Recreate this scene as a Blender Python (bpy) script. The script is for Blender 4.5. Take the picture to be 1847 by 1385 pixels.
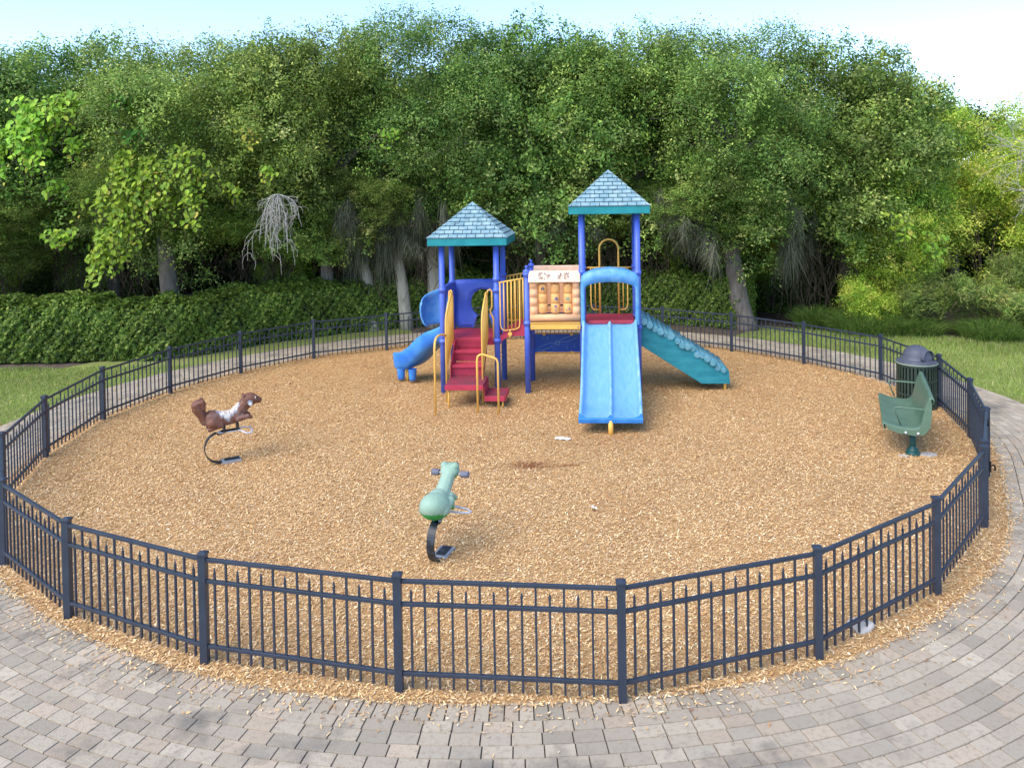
import bpy, bmesh, math, random
import numpy as np
from mathutils import Vector, Matrix
PI = math.pi
R = math.radians
for o in list(bpy.data.objects): bpy.data.objects.remove(o)
SC = bpy.context.scene
COL = SC.collection

# ------------------------------------------------------------------ camera, world, sun, exposure
cd = bpy.data.cameras.new('camera'); cam = bpy.data.objects.new('camera', cd); COL.objects.link(cam)
cam.location = (0, 0, 3.85)
cam.matrix_world = Matrix.Translation((0, 0, 3.85)) @ Matrix.Rotation(R(90 - 1.026), 4, 'X') @ Matrix.Rotation(-0.0160, 4, 'Z')
cd.sensor_width = 36; cd.lens = 1413.15 / 1847 * 36
cd.shift_x = -(986.2 - 923.5) / 1847
cd.shift_y = -(692.5 - 369.2) / 1847
cd.clip_start = 0.1; cd.clip_end = 2000
SC.camera = cam
SUN = Vector((-0.42, -0.48, 0.78)).normalized()
w = bpy.data.worlds.new('World'); SC.world = w; w.use_nodes = True
nt = w.node_tree; bg = nt.nodes['Background']
sky = nt.nodes.new('ShaderNodeTexSky'); sky.sky_type = 'NISHITA'; sky.sun_disc = False
sky.sun_elevation = math.asin(SUN.z); sky.sun_rotation = math.atan2(SUN.x, SUN.y)
sky.air_density = .8; sky.dust_density = .3; sky.ozone_density = 2.5
nt.links.new(sky.outputs[0], bg.inputs[0]); bg.inputs[1].default_value = 0.15
sl = bpy.data.lights.new('sun', 'SUN'); sl.energy = 1.6; sl.angle = R(50); sl.color = (1, .91, .77)
so = bpy.data.objects.new('sun', sl); COL.objects.link(so)
so.rotation_euler = SUN.to_track_quat('Z', 'Y').to_euler(); so.location = (-10, -6, 30)
SC.view_settings.view_transform = 'Standard'; SC.view_settings.look = 'None'
SC.view_settings.exposure = 1.48; SC.view_settings.gamma = 1
SC.render.engine = 'CYCLES'
SC.render.resolution_x = 1024; SC.render.resolution_y = 767

# ------------------------------------------------------------------ materials
MATS = {}
def mat(name, c1, c2=None, scale=5, rough=.6, bump=0, bscale=40, attr=False, spec=.3, trans=0, stretch=None, detail=6, lo=.35, hi=.65, c3=None, s3=2, metal=0):
    if name in MATS: return MATS[name]
    m = bpy.data.materials.new(name); m.use_nodes = True; n = m.node_tree.nodes; L = m.node_tree.links
    b = n['Principled BSDF']; b.inputs['Roughness'].default_value = rough
    b.inputs['Specular IOR Level'].default_value = spec; b.inputs['Metallic'].default_value = metal
    tc = n.new('ShaderNodeTexCoord'); mp = n.new('ShaderNodeMapping'); L.new(tc.outputs['Object'], mp.inputs[0])
    if stretch: mp.inputs['Scale'].default_value = stretch
    if attr:
        a = n.new('ShaderNodeAttribute'); a.attribute_name = 'col'; out = a.outputs['Color']
    else:
        rgb = n.new('ShaderNodeRGB'); rgb.outputs[0].default_value = (*c1, 1); out = rgb.outputs[0]
    def mixin(out, c, scale, lo, hi, seed):
        t = n.new('ShaderNodeTexNoise'); t.inputs['Scale'].default_value = scale; t.inputs['Detail'].default_value = detail
        t.inputs['Roughness'].default_value = .62
        mm = n.new('ShaderNodeVectorMath'); mm.operation = 'ADD'; mm.inputs[1].default_value = (seed, seed * 2, 3)
        L.new(mp.outputs[0], mm.inputs[0]); L.new(mm.outputs[0], t.inputs['Vector'])
        r = n.new('ShaderNodeMapRange'); r.inputs[1].default_value = lo; r.inputs[2].default_value = hi; L.new(t.outputs[0], r.inputs[0])
        x = n.new('ShaderNodeMix'); x.data_type = 'RGBA'; L.new(r.outputs[0], x.inputs[0]); L.new(out, x.inputs[6]); x.inputs[7].default_value = (*c, 1)
        return x.outputs[2]
    if c2: out = mixin(out, c2, scale, lo, hi, 1)
    if c3: out = mixin(out, c3, s3, .55, .75, 7)
    L.new(out, b.inputs['Base Color'])
    if bump:
        t = n.new('ShaderNodeTexNoise'); t.inputs['Scale'].default_value = bscale; t.inputs['Detail'].default_value = 5
        L.new(mp.outputs[0], t.inputs['Vector'])
        u = n.new('ShaderNodeBump'); u.inputs['Strength'].default_value = bump; u.inputs['Distance'].default_value = .02
        L.new(t.outputs[0], u.inputs['Height']); L.new(u.outputs[0], b.inputs['Normal'])
    if trans:
        tr = n.new('ShaderNodeBsdfTranslucent'); L.new(out, tr.inputs[0]); ms = n.new('ShaderNodeMixShader'); ms.inputs[0].default_value = trans
        L.new(b.outputs[0], ms.inputs[1]); L.new(tr.outputs[0], ms.inputs[2]); L.new(ms.outputs[0], n['Material Output'].inputs[0])
    MATS[name] = m; return m

M_post = mat('blue_post_paint', (.065, .12, .55), (.095, .16, .60), 2, .38, spec=.4)
M_blue = mat('blue_plastic', (.05, .10, .50), (.08, .14, .55), 2.5, .45, bump=.05)
M_slide = mat('faded_slide_plastic', (.11, .31, .58), (.18, .38, .62), 7, .42, stretch=(2.5, .7, 1), bump=.05, bscale=30, spec=.45, lo=.3, hi=.7)
M_slide_rim = mat('slide_rim_plastic', (.27, .46, .66), (.13, .34, .62), 5, .45)
M_slide_edge = mat('slide_edge_plastic', (.03, .19, .55), (.06, .27, .66), 4, .45)
M_chute = mat('curved_slide_plastic', (.025, .17, .60), (.07, .30, .72), 3, .35, spec=.5)
M_hood = mat('sun_bleached_blue_plastic', (.06, .25, .58), (.16, .37, .64), 7, .42, bump=.05)
M_red = mat('red_vinyl', (.45, .04, .075), (.33, .035, .06), 5, .55, bump=.1, c3=(.13, .04, .04), s3=3)
M_rededge = mat('red_edge', (.50, .045, .085), (.40, .035, .065), 6, .5)  # slightly brighter, cleaner red for treads, edges and bridge
M_yel = mat('yellow_powder_coat', (.84, .49, .11), (.76, .42, .09), 6, .42)
M_peach = mat('peach_plastic', (.78, .44, .24), (.70, .36, .18), 5, .55, bump=.05)
M_peachlt = mat('top_lit_peach_plastic', (.86, .62, .46), (.78, .50, .34), 5, .6, c3=(.45, .35, .3), s3=14)  # awning: light on its top put into a paler peach, plus smudge stains
M_cyl = mat('orange_cylinder', (.84, .45, .16), (.76, .38, .13), 6, .5)
M_ink = mat('dark_print', (.06, .06, .09), (.1, .1, .14), 20, .6)
M_inkb = mat('blue_print', (.05, .06, .25), (.08, .1, .3), 20, .6)
M_inkg = mat('green_print', (.22, .32, .22), (.15, .25, .2), 20, .6)
M_teal = mat('teal_plastic', (.012, .17, .22), (.03, .24, .29), 3, .45, bump=.08, stretch=(1, 1, 3))
M_tealtop = mat('weathered_teal_plastic', (.16, .33, .40), (.06, .22, .28), 8, .55, bump=.08)
M_fascia = mat('teal_roof_edge', (.012, .20, .23), (.02, .26, .29), 4, .45)
M_shingle = mat('sun_bleached_shingle', (.30, .42, .46), (.15, .27, .32), 7, .6, bump=.1, c3=(.07, .12, .15), s3=9)
M_gap = mat('shingle_gap', (.04, .16, .19), None, rough=.7)
M_panelb = mat('blue_engraved_panel', (.012, .07, .42), (.02, .09, .48), 3, .4)
M_line = mat('engraved_line', (.25, .5, .75), None, rough=.5)
M_fence = mat('black_fence_coating', (.022, .030, .048), (.030, .040, .062), 5, .42, spec=.5)
M_bench = mat('green_bench_coating', (.085, .145, .095), (.11, .185, .125), 4, .42, bump=.12, bscale=160, spec=.5)
M_benchleg = mat('dark_green_steel', (.008, .055, .052), (.012, .07, .065), 5, .4)
M_bin = mat('dark_green_slat', (.024, .040, .030), (.034, .055, .04), 6, .45)
M_binrim = mat('pale_green_rim', (.22, .27, .20), (.16, .2, .15), 6, .5)
M_lid = mat('dark_grey_lid', (.065, .07, .095), (.09, .095, .12), 5, .5, bump=.05)
M_dark = mat('black_liner', (.008, .008, .009), None, rough=.8)
M_brown = mat('brown_rider_plastic', (.18, .074, .046), (.14, .06, .04), 6, .5, c3=(.24, .16, .145), s3=5)
M_white = mat('worn_white_patch', (.60, .58, .55), (.40, .30, .24), 40, .7, lo=.48, hi=.56)
M_grayp = mat('bare_grey_plastic', (.28, .29, .33), (.22, .2, .22), 20, .7)
M_frog = mat('faded_green_plastic', (.23, .36, .26), (.31, .42, .33), 5, .55)
M_froglow = mat('bright_green_plastic', (.02, .27, .05), (.04, .33, .09), 5, .5)
M_grip = mat('grey_rubber_grip', (.11, .11, .14), (.16, .16, .2), 9, .7)
M_galv = mat('pale_footrest_coating', (.62, .61, .63), (.5, .5, .53), 20, .45)
M_steel = mat('galvanised_steel', (.45, .48, .52), (.3, .34, .4), 20, .35, metal=.5)
M_spring = mat('black_spring_steel', (.013, .016, .022), (.045, .06, .08), 14, .45, spec=.5, lo=.5, hi=.7)
M_conc = mat('concrete', (.48, .45, .42), (.36, .34, .32), 12, .85, bump=.3)
M_bark = mat('grey_brown_bark', (.105, .085, .068), (.19, .165, .14), 9, .9, bump=1.0, bscale=30, stretch=(1, 1, .25))
M_barkpale = mat('pale_mossy_bark', (.28, .26, .20), (.42, .39, .31), 8, .9, bump=1.0, bscale=30, stretch=(1, 1, .25))
M_twig = mat('dry_brown_twig', (.055, .038, .026), (.10, .075, .05), 4, .9)
M_dead = mat('bleached_dead_wood', (.50, .47, .43), (.36, .33, .3), 6, .85)
M_leaf = mat('leaf', (.1, .2, .05), attr=True, rough=.5, spec=.25, trans=.38)
def vary(m):
    n = m.node_tree.nodes; L = m.node_tree.links; a = [q for q in n if q.type == 'ATTRIBUTE'][0]
    oi = n.new('ShaderNodeObjectInfo'); hs = n.new('ShaderNodeHueSaturation')
    for o_, lo, hi in ((0, .480, .514), (2, .88, 1.32)):
        r = n.new('ShaderNodeMapRange'); r.inputs[3].default_value = lo; r.inputs[4].default_value = hi
        if o_ == 0: L.new(oi.outputs['Random'], r.inputs[0]); L.new(r.outputs[0], hs.inputs['Hue'])
        else:
            q = n.new('ShaderNodeMath'); q.operation = 'MULTIPLY'; q.inputs[1].default_value = 7.31; f = n.new('ShaderNodeMath'); f.operation = 'FRACT'
            L.new(oi.outputs['Random'], q.inputs[0]); L.new(q.outputs[0], f.inputs[0]); L.new(f.outputs[0], r.inputs[0]); L.new(r.outputs[0], hs.inputs['Value'])
    tg = [l.to_socket for l in a.outputs['Color'].links]
    L.new(a.outputs['Color'], hs.inputs['Color'])
    for t in tg: L.new(hs.outputs[0], t)
vary(M_leaf)
M_moss = mat('spanish_moss', (.1, .1, .1), attr=True, rough=.9, spec=.1, trans=.3)
M_grass = mat('grass_blade', (.1, .2, .05), attr=True, rough=.6, spec=.2, trans=.3)
M_chip = mat('wood_chip', (.1, .2, .05), attr=True, rough=.75, spec=.2)
M_pav = mat('paver', (.1, .2, .05), (.29, .23, .17), 24, .85, attr=True, bump=.25, bscale=70, c3=(.13, .12, .105), s3=1.4, lo=.5, hi=.75, spec=.2)
M_joint = mat('paver_joint_sand', (.06, .052, .042), (.10, .085, .065), 30, .95)
M_lawn = mat('lawn', (.16, .21, .045), (.25, .27, .075), 3, .9, bump=.8, bscale=60, c3=(.20, .19, .08), s3=1.2, detail=9)
M_soil = mat('woodland_soil', (.075, .055, .04), (.13, .10, .075), 5, .95, bump=.8, bscale=30, c3=(.05, .07, .02), s3=1)
M_mulch = mat('mulch', (.50, .28, .115), (.60, .38, .175), 45, .9, bump=1.0, bscale=90, c3=(.40, .21, .09), s3=1.1, detail=8)

# ------------------------------------------------------------------ object helpers
def tag(o, label, cat, group=None, kind=None):
    if label: o['label'] = label
    if cat: o['category'] = cat
    if group: o['group'] = group
    if kind: o['kind'] = kind
    return o
def thing(name, label, cat, loc=(0, 0, 0), rz=0, group=None):
    o = bpy.data.objects.new(name, None); COL.objects.link(o); o.empty_display_size = .2
    o.location = loc; o.rotation_euler = (0, 0, rz); return tag(o, label, cat, group)

class MB:
    def __init__(s): s.v = []; s.f = []; s.m = []; s.s = []; s.k = 0
    def add(s, vs, fs, smooth=False):
        b = len(s.v); s.v += [tuple(p) for p in vs]
        for f in fs: s.f.append([i + b for i in f]); s.m.append(s.k); s.s.append(smooth)
        return s
    def box(s, c, d, M=None):
        vs = [Vector((x * d[0] / 2, y * d[1] / 2, z * d[2] / 2)) for z in (-1, 1) for y in (-1, 1) for x in (-1, 1)]
        if M: vs = [M @ p for p in vs]
        c = Vector(c); vs = [p + c for p in vs]
        return s.add(vs, [(0, 2, 3, 1), (4, 5, 7, 6), (0, 1, 5, 4), (2, 6, 7, 3), (0, 4, 6, 2), (1, 3, 7, 5)])
    def bar(s, a, b, wd, ht):                      # rectangular bar, width horizontal
        a = Vector(a); b = Vector(b); d = b - a; l = d.length; d.normalize()
        up = Vector((0, 0, 1)) if abs(d.z) < .95 else Vector((0, 1, 0))
        side = d.cross(up).normalized(); up = side.cross(d)
        M = Matrix((d, side, up)).transposed()
        return s.box((a + b) / 2, (l, wd, ht), M)
    def tube(s, pts, r, n=10, caps=True, flat=None, closed=False):
        P = [Vector(p) for p in pts]; N = len(P); rr = r if hasattr(r, '__len__') else [r] * N
        T = []
        for i in range(N):
            if closed: t = P[(i + 1) % N] - P[i - 1]
            else: t = P[min(i + 1, N - 1)] - P[max(i - 1, 0)]
            T.append(t.normalized())
        u = T[0].cross(Vector((0, 0, 1)))
        if u.length < .05: u = T[0].cross(Vector((0, 1, 0)))
        u.normalize(); vs = []
        for i in range(N):
            u = (u - T[i] * u.dot(T[i])).normalized(); v = T[i].cross(u)
            for k in range(n):
                a = 2 * PI * k / n + (PI / n)
                vs.append(P[i] + u * math.cos(a) * rr[i] + v * math.sin(a) * rr[i])
        fs = []
        for i in range(N if closed else N - 1):
            j = (i + 1) % N
            for k in range(n):
                k2 = (k + 1) % n; fs.append((i * n + k, i * n + k2, j * n + k2, j * n + k))
        s.add(vs, fs, n > 4)
        if caps and not closed:
            b = len(s.v) - len(vs)
            s.f.append([b + k for k in range(n)][::-1]); s.m.append(s.k); s.s.append(False)
            s.f.append([b + (N - 1) * n + k for k in range(n)]); s.m.append(s.k); s.s.append(False)
        return s
    def lathe(s, prof, c=(0, 0, 0), n=24, smooth=True):
        vs = []; fs = []
        for r, z in prof:
            for k in range(n): a = 2 * PI * k / n; vs.append((c[0] + r * math.cos(a), c[1] + r * math.sin(a), c[2] + z))
        for i in range(len(prof) - 1):
            for k in range(n): k2 = (k + 1) % n; fs.append((i * n + k, i * n + k2, (i + 1) * n + k2, (i + 1) * n + k))
        return s.add(vs, fs, smooth)
    def prism(s, poly, axis, a, b):                # poly in the other two axes, extruded a..b along axis
        def P(q, t):
            return {'x': (t, q[0], q[1]), 'y': (q[0], t, q[1]), 'z': (q[0], q[1], t)}[axis]
        n = len(poly); vs = [P(q, a) for q in poly] + [P(q, b) for q in poly]
        fs = [tuple(range(n)), tuple(range(2 * n - 1, n - 1, -1))] + [(i, i + n, (i + 1) % n + n, (i + 1) % n) for i in range(n)]
        return s.add(vs, fs)
    def strip(s, rows, smooth=True, close=False):  # grid of points rows[i][j]
        n = len(rows[0]); vs = [p for r in rows for p in r]; fs = []
        for i in range(len(rows) - 1):
            for j in range(n - 1 + (1 if close else 0)):
                j2 = (j + 1) % n; fs.append((i * n + j, i * n + j2, (i + 1) * n + j2, (i + 1) * n + j))
        return s.add(vs, fs, smooth)
    def build(s, name, mats, parent=None, bevel=0, solid=0, sub=0, label=None, recalc=True, segs=2):
        me = bpy.data.meshes.new(name); me.from_pydata(s.v, [], s.f)
        if not isinstance(mats, (list, tuple)): mats = [mats]
        for m in mats: me.materials.append(m)
        me.polygons.foreach_set('material_index', s.m); me.polygons.foreach_set('use_smooth', s.s)
        if recalc:
            bm = bmesh.new(); bm.from_mesh(me); bmesh.ops.recalc_face_normals(bm, faces=bm.faces); bm.to_mesh(me); bm.free()
        o = bpy.data.objects.new(name, me); COL.objects.link(o)
        if parent: o.parent = parent
        if solid:
            q = o.modifiers.new('t', 'SOLIDIFY'); q.thickness = solid; q.offset = 0
        if bevel:
            q = o.modifiers.new('b', 'BEVEL'); q.width = bevel; q.segments = segs; q.limit_method = 'ANGLE'; q.angle_limit = R(40)
            q.harden_normals = False
        if sub:
            q = o.modifiers.new('s', 'SUBSURF'); q.levels = sub; q.render_levels = sub
        if label: o['label'] = label
        return o

def arc(c, r, a0, a1, n, plane='xz'):
    out = []
    for i in range(n + 1):
        a = R(a0 + (a1 - a0) * i / n); p, q = r * math.cos(a), r * math.sin(a)
        out.append({'xz': (c[0] + p, c[1], c[2] + q), 'yz': (c[0], c[1] + p, c[2] + q), 'xy': (c[0] + p, c[1] + q, c[2])}[plane])
    return out

def npmesh(name, V, F, mats, parent=None, col=None, smooth=False):
    """fast mesh: V (n,3), F (m,k) same-size faces, col (m,3) per face"""
    me = bpy.data.meshes.new(name); n = len(V); m, k = F.shape
    me.vertices.add(n); me.vertices.foreach_set('co', V.astype(np.float32).ravel())
    me.loops.add(m * k); me.loops.foreach_set('vertex_index', F.astype(np.int32).ravel())
    me.polygons.add(m); me.polygons.foreach_set('loop_start', np.arange(0, m * k, k, dtype=np.int32))
    me.polygons.foreach_set('use_smooth', np.full(m, smooth, dtype=bool))
    me.update(calc_edges=True)
    if col is not None:
        a = me.attributes.new('col', 'FLOAT_COLOR', 'FACE')
        a.data.foreach_set('color', np.c_[col, np.ones(m)].astype(np.float32).ravel())
    for q in (mats if isinstance(mats, (list, tuple)) else [mats]): me.materials.append(q)
    o = bpy.data.objects.new(name, me); COL.objects.link(o)
    if parent: o.parent = parent
    return o

def palette(rng, n, cols, wts=None, jit=.15):
    cols = np.array(cols); i = rng.choice(len(cols), n, p=wts); j = rng.choice(len(cols), n, p=wts); t = rng.random((n, 1)) * .5
    c = cols[i] * (1 - t) + cols[j] * t
    return np.clip(c * (1 + jit * rng.standard_normal((n, 1))), .004, .95)

def leaf_quads(rng, C, size, aspect=.5, nrm=None, spread=1.0, fold=.0, down=0.0):
    """rhombic leaves at centres C; returns V,F"""
    n = len(C)
    N = rng.standard_normal((n, 3)) * spread
    if nrm is not None: N = N + nrm
    N /= np.linalg.norm(N, axis=1, keepdims=True) + 1e-9
    D = rng.standard_normal((n, 3)); D[:, 2] -= down
    D -= N * (D * N).sum(1, keepdims=True); D /= np.linalg.norm(D, axis=1, keepdims=True) + 1e-9
    W = np.cross(N, D); s = (size * (0.65 + .7 * rng.random((n, 1))))
    a = C - D * s * .5; b = C + W * s * aspect * .5 - D * s * .06; c = C + D * s * .5; d = C - W * s * aspect * .5 - D * s * .06
    if fold: c = c - N * s * fold
    V = np.stack([a, b, c, d], 1).reshape(-1, 3); F = np.arange(4 * n).reshape(-1, 4)
    return V, F

# ------------------------------------------------------------------ the setting: ground, mulch, pavers, lawn
CX, CY = -0.535, 13.14
def warp(a):   # the bed is not a perfect circle: flatter by the gate, fuller at the lower right
    d = np.degrees(a); d = (d + 180) % 360 - 180
    return 1 - .036 * np.exp(-((d + 27) / 15) ** 2) + .014 * np.exp(-((d + 68) / 13) ** 2) - .008 * np.exp(-((d + 118) / 18) ** 2)
def ringmesh(name, r0, r1, z, m, n=160, a0=0, a1=360):
    b = MB(); rows = []
    for i in range(n + 1):
        a = R(a0 + (a1 - a0) * i / n); k_ = float(warp(a)); rows.append([(CX + r * k_ * math.cos(a), CY + r * k_ * math.sin(a), z) for r in np.linspace(r0, r1, 3)])
    b.strip(rows, False); return tag(b.build(name, m), None, None, kind='structure')
b = MB(); b.add([(-900, -900, -.03), (900, -900, -.03), (900, 900, -.03), (-900, 900, -.03)], [(0, 1, 2, 3)])
tag(b.build('ground', M_lawn), None, None, kind='structure')
rng = np.random.default_rng(5)
# woodland floor behind the hedge (irregular sheet)
b = MB(); pts = [(-40, 17.7), (-14, 17.6), (-9.6, 17.7), (-8.1, 18.0), (-6.6, 19.9), (-4, 21.4), (-.5, 22.1), (2.5, 21.6), (4.6, 20.9), (6.0, 20.9), (7.5, 20.0), (9.5, 18.9), (12, 18.6), (16, 18.0), (40, 17), (60, 80), (-60, 80)]
b.add([(x, y, -.022) for x, y in pts], [tuple(range(len(pts)))]); tag(b.build('woodland_floor', M_soil), None, None, kind='structure')
# mulch bed: gently uneven disc
def mz(x, y):
    ef = np.clip((7.25 - np.hypot(x - CX, y - CY)) / .5, 0, 1)
    return ef * .018 * np.sin(x * 1.3 + .4) * np.cos(y * 1.1) + ef * .012 * np.sin(x * 3.1 + y * 2.3) - .03 * np.exp(-(((x + .1) / .5) ** 2 + ((y - 10.93) / .16) ** 2))
na, nr = 220, 70; V = []; 
for i in range(nr + 1):
    for k in range(na):
        a = 2 * PI * k / na; r = 7.34 * i / nr * (1 + (float(warp(a)) - 1) * (i / nr) ** 4); x = CX + r * math.cos(a); y = CY + r * math.sin(a); V.append((x, y, float(mz(x, y)) * (1 if i < nr - 2 else 0) + .004))
F = [(i * na + k, i * na + (k + 1) % na, (i + 1) * na + (k + 1) % na, (i + 1) * na + k) for i in range(nr) for k in range(na)]
tag(npmesh('mulch_bed', np.array(V), np.array(F), M_mulch, smooth=True), None, None, kind='structure')
# loose wood chips
NC = 420000
u = rng.random(NC); th = rng.random(NC) * 2 * PI; rr = 7.38 * np.sqrt(u); rr[:5000] = 7.36 + np.abs(rng.standard_normal(5000)) * .16
rr = rr * (1 + (warp(th) - 1) * (rr / 7.38) ** 4); X = CX + rr * np.cos(th); Y = CY + rr * np.sin(th)
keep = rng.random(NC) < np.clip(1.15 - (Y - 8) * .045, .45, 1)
X = X[keep]; Y = Y[keep]; n = len(X)
patch = .5 + .5 * np.sin(X * .9 + 1.3 * np.sin(Y * .7)) * np.cos(Y * 1.1 + np.sin(X * 1.3))
d0 = np.exp(-(((X + .28) / .26) ** 2 + ((Y - 10.98) / .13) ** 2)) + .7 * np.exp(-(((X - .22) / .22) ** 2 + ((Y - 10.86) / .07) ** 2))
C = np.c_[X, Y, mz(X, Y) + .010 + .010 * rng.random(n) + .010 * (np.hypot(X - CX, Y - CY) > 7.3 * warp(np.arctan2(Y - CY, X - CX)))]
ln = .026 + .030 * rng.random((n, 1)) ** 2; wd = .007 + .007 * rng.random((n, 1))
a = rng.random(n) * 2 * PI; tl = rng.standard_normal((n, 1)) * .28
D = np.c_[np.cos(a), np.sin(a), tl[:, 0]]; Wv = np.c_[-np.sin(a), np.cos(a), rng.standard_normal(n) * .35]
k1 = ln * .5; k2 = wd * .5
A = C - D * k1; B = C + Wv * k2 - D * k1 * .3; B2 = C + Wv * k2 * .8 + D * k1 * .5; C2 = C + D * k1; D2 = C - Wv * k2 + D * k1 * .2
V = np.stack([A - Wv * k2 * .4, B, C2, D2], 1).reshape(-1, 3)
col = palette(rng, n, [(.72, .48, .23), (.83, .62, .35), (.60, .35, .15), (.48, .25, .09), (.70, .48, .22), (.32, .16, .065), (.88, .73, .50)], [.22, .2, .18, .13, .12, .09, .06], .15)
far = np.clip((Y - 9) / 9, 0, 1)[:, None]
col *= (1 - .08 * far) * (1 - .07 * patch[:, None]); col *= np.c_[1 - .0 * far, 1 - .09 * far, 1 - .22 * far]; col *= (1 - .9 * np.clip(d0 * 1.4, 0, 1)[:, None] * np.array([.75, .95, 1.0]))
wear = np.exp(-(((X - .95) / .9) ** 2 + ((Y - 11.9) / .55) ** 2)) + .7 * np.exp(-(((X + 1.2) / .8) ** 2 + ((Y - 13.2) / .4) ** 2)) + .7 * np.exp(-(((X - 3.6) / .7) ** 2 + ((Y - 14.6) / .5) ** 2)) + .6 * np.exp(-(((X + 3.3) / .6) ** 2 + ((Y - 16.1) / .5) ** 2)) + .5 * np.exp(-(((X + 1.1) / .4) ** 2 + ((Y - 8.2) / .3) ** 2)) + .5 * np.exp(-(((X + 4.6) / .4) ** 2 + ((Y - 11.2) / .3) ** 2))
col *= 1 - .28 * np.clip(wear, 0, 1)[:, None] * np.array([.7, 1, 1.15]) * (.6 + .8 * rng.random((n, 1)))
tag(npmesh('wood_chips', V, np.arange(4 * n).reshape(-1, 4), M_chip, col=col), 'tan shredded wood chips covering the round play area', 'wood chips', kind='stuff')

# paver path
ringmesh('path_base', 7.30, 10.9, -.006, M_joint)
def bricks():
    V = []; F = []; colr = []; rg = random.Random(3)
    def brick(r0, r1, a0, a1, z):
        g = .003; ga = g / ((r0 + r1) / 2)
        r0 += g; r1 -= g; a0 += ga; a1 -= ga; i = len(V); e = .003; ea = e / r0
        z += rg.uniform(-.002, .002)
        for (ra, rb, aa, ab, zz) in ((r0, r1, a0, a1, z - .012), (r0 + e, r1 - e, a0 + ea, a1 - ea, z)):
            for r, a in ((ra, aa), (rb, aa), (rb, ab), (ra, ab)):
                r = r * float(warp(a)); V.append((CX + r * math.cos(a), CY + r * math.sin(a), zz))
        F.append((i + 4, i + 5, i + 6, i + 7))
        for q in range(4): F.append((i + q, i + (q + 1) % 4, i + 4 + (q + 1) % 4, i + 4 + q))
        c = rg.choice([(.385, .325, .245), (.41, .345, .26), (.36, .305, .235), (.405, .325, .24), (.435, .37, .28), (.335, .29, .225)])
        k = rg.uniform(.88, 1.12); colr.extend([tuple(x * k for x in c)] * 5)
    n = 430
    for k in range(n): brick(7.32, 7.52, 2 * PI * k / n, 2 * PI * (k + 1) / n, .012)
    r = 7.52; row = 0
    while r < 10.7:
        wdt = .126
        full = r < 8.7
        n = int(2 * PI * r / .215); off = rg.random()
        for k in range(n):
            a = 2 * PI * (k + off) / n; aa = (math.degrees(a) + 180) % 360 - 180
            if not full and not (-172 < aa < -14): continue
            if not full and r > 8.95 + 2.2 * min(1, (aa + 172) / 25, (-14 - aa) / 22): continue
            brick(r, r + wdt, a, 2 * PI * (k + 1 + off) / n, .012)
        r += wdt; row += 1
    return np.array(V), np.array(F), np.array(colr)
V, F, colr = bricks()
tag(npmesh('path', V, F, M_pav, col=colr), None, None, kind='structure')
# lawn over the part of the joint-sand ring that has no pavers
for nm, a0, a1 in (('lawn', -13, 187),):
    b = MB(); rows = []
    for i in range(101):
        a = R(a0 + (a1 - a0) * i / 100); rows.append([(CX + r * math.cos(a), CY + r * math.sin(a), z) for r, z in ((8.72, -.004), (8.95, 0.004), (11.4, 0.0), (11.6, -.035))])
    # keep the sheet clear of the woodland floor: left and right thirds only
    for sl_ in (rows[:34], rows[62:]):
        b.strip(sl_, False)
    tag(b.build(nm, M_lawn), None, None, kind='structure')
# bark strip between hedge and pavers
b = MB(); rows = []
for i in range(51):
    a = R(42 + (143 - 42) * i / 50); rows.append([(CX + r * math.cos(a), CY + r * math.sin(a), .001) for r in (8.70, 9.4, 11.7)])
b.strip(rows, False); tag(b.build('soil_strip', M_soil), None, None, kind='structure')

# grass blades on the lawns
def in_grass(X, Y):
    d = np.hypot(X - CX, Y - CY); a = np.degrees(np.arctan2(Y - CY, X - CX))
    left = (X < -6.5) & (Y < 17.75 + .12 * np.sin(X * 3)) & (d > 8.83) & (Y > 11.5) & (X > -17)
    right = (X > 4.0) & (d > 8.83) & (Y < 20.9 - .35 * np.clip(X - 6, 0, 6) + .25 * np.sin(X * 2.1)) & (Y > 11.2) & (a < 50) & (X < 15)
    return left | right
n = 420000; X = rng.uniform(-17, 15, n); Y = rng.uniform(11, 21, n); k = in_grass(X, Y); X = X[k]; Y = Y[k]; n = len(X)
h = (.03 + .05 * rng.random((n, 1))) * (1 + .5 * (Y[:, None] > 18)); a = rng.random(n) * 2 * PI
Wv = np.c_[np.cos(a), np.sin(a), a * 0] * .006; L = np.c_[rng.standard_normal((n, 2)) * .35, np.ones(n)] * h
P0 = np.c_[X, Y, np.full(n, -.012)]
V = np.stack([P0 - Wv, P0 + Wv, P0 + L + Wv * .2, P0 + L - Wv * .2], 1).reshape(-1, 3)
pt = .5 + .5 * np.sin(X * 1.7 + np.sin(Y * 2)) * np.cos(Y * 1.9)
col = palette(rng, n, [(.21, .33, .05), (.30, .39, .08), (.42, .44, .14), (.14, .25, .035), (.52, .48, .23)], [.25, .27, .22, .12, .14], .18) * (1.15 - .35 * pt[:, None])
tag(npmesh('grass', V, np.arange(4 * n).reshape(-1, 4), M_grass, col=col), 'short mown grass beside the paved path', 'grass', kind='stuff')

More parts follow.
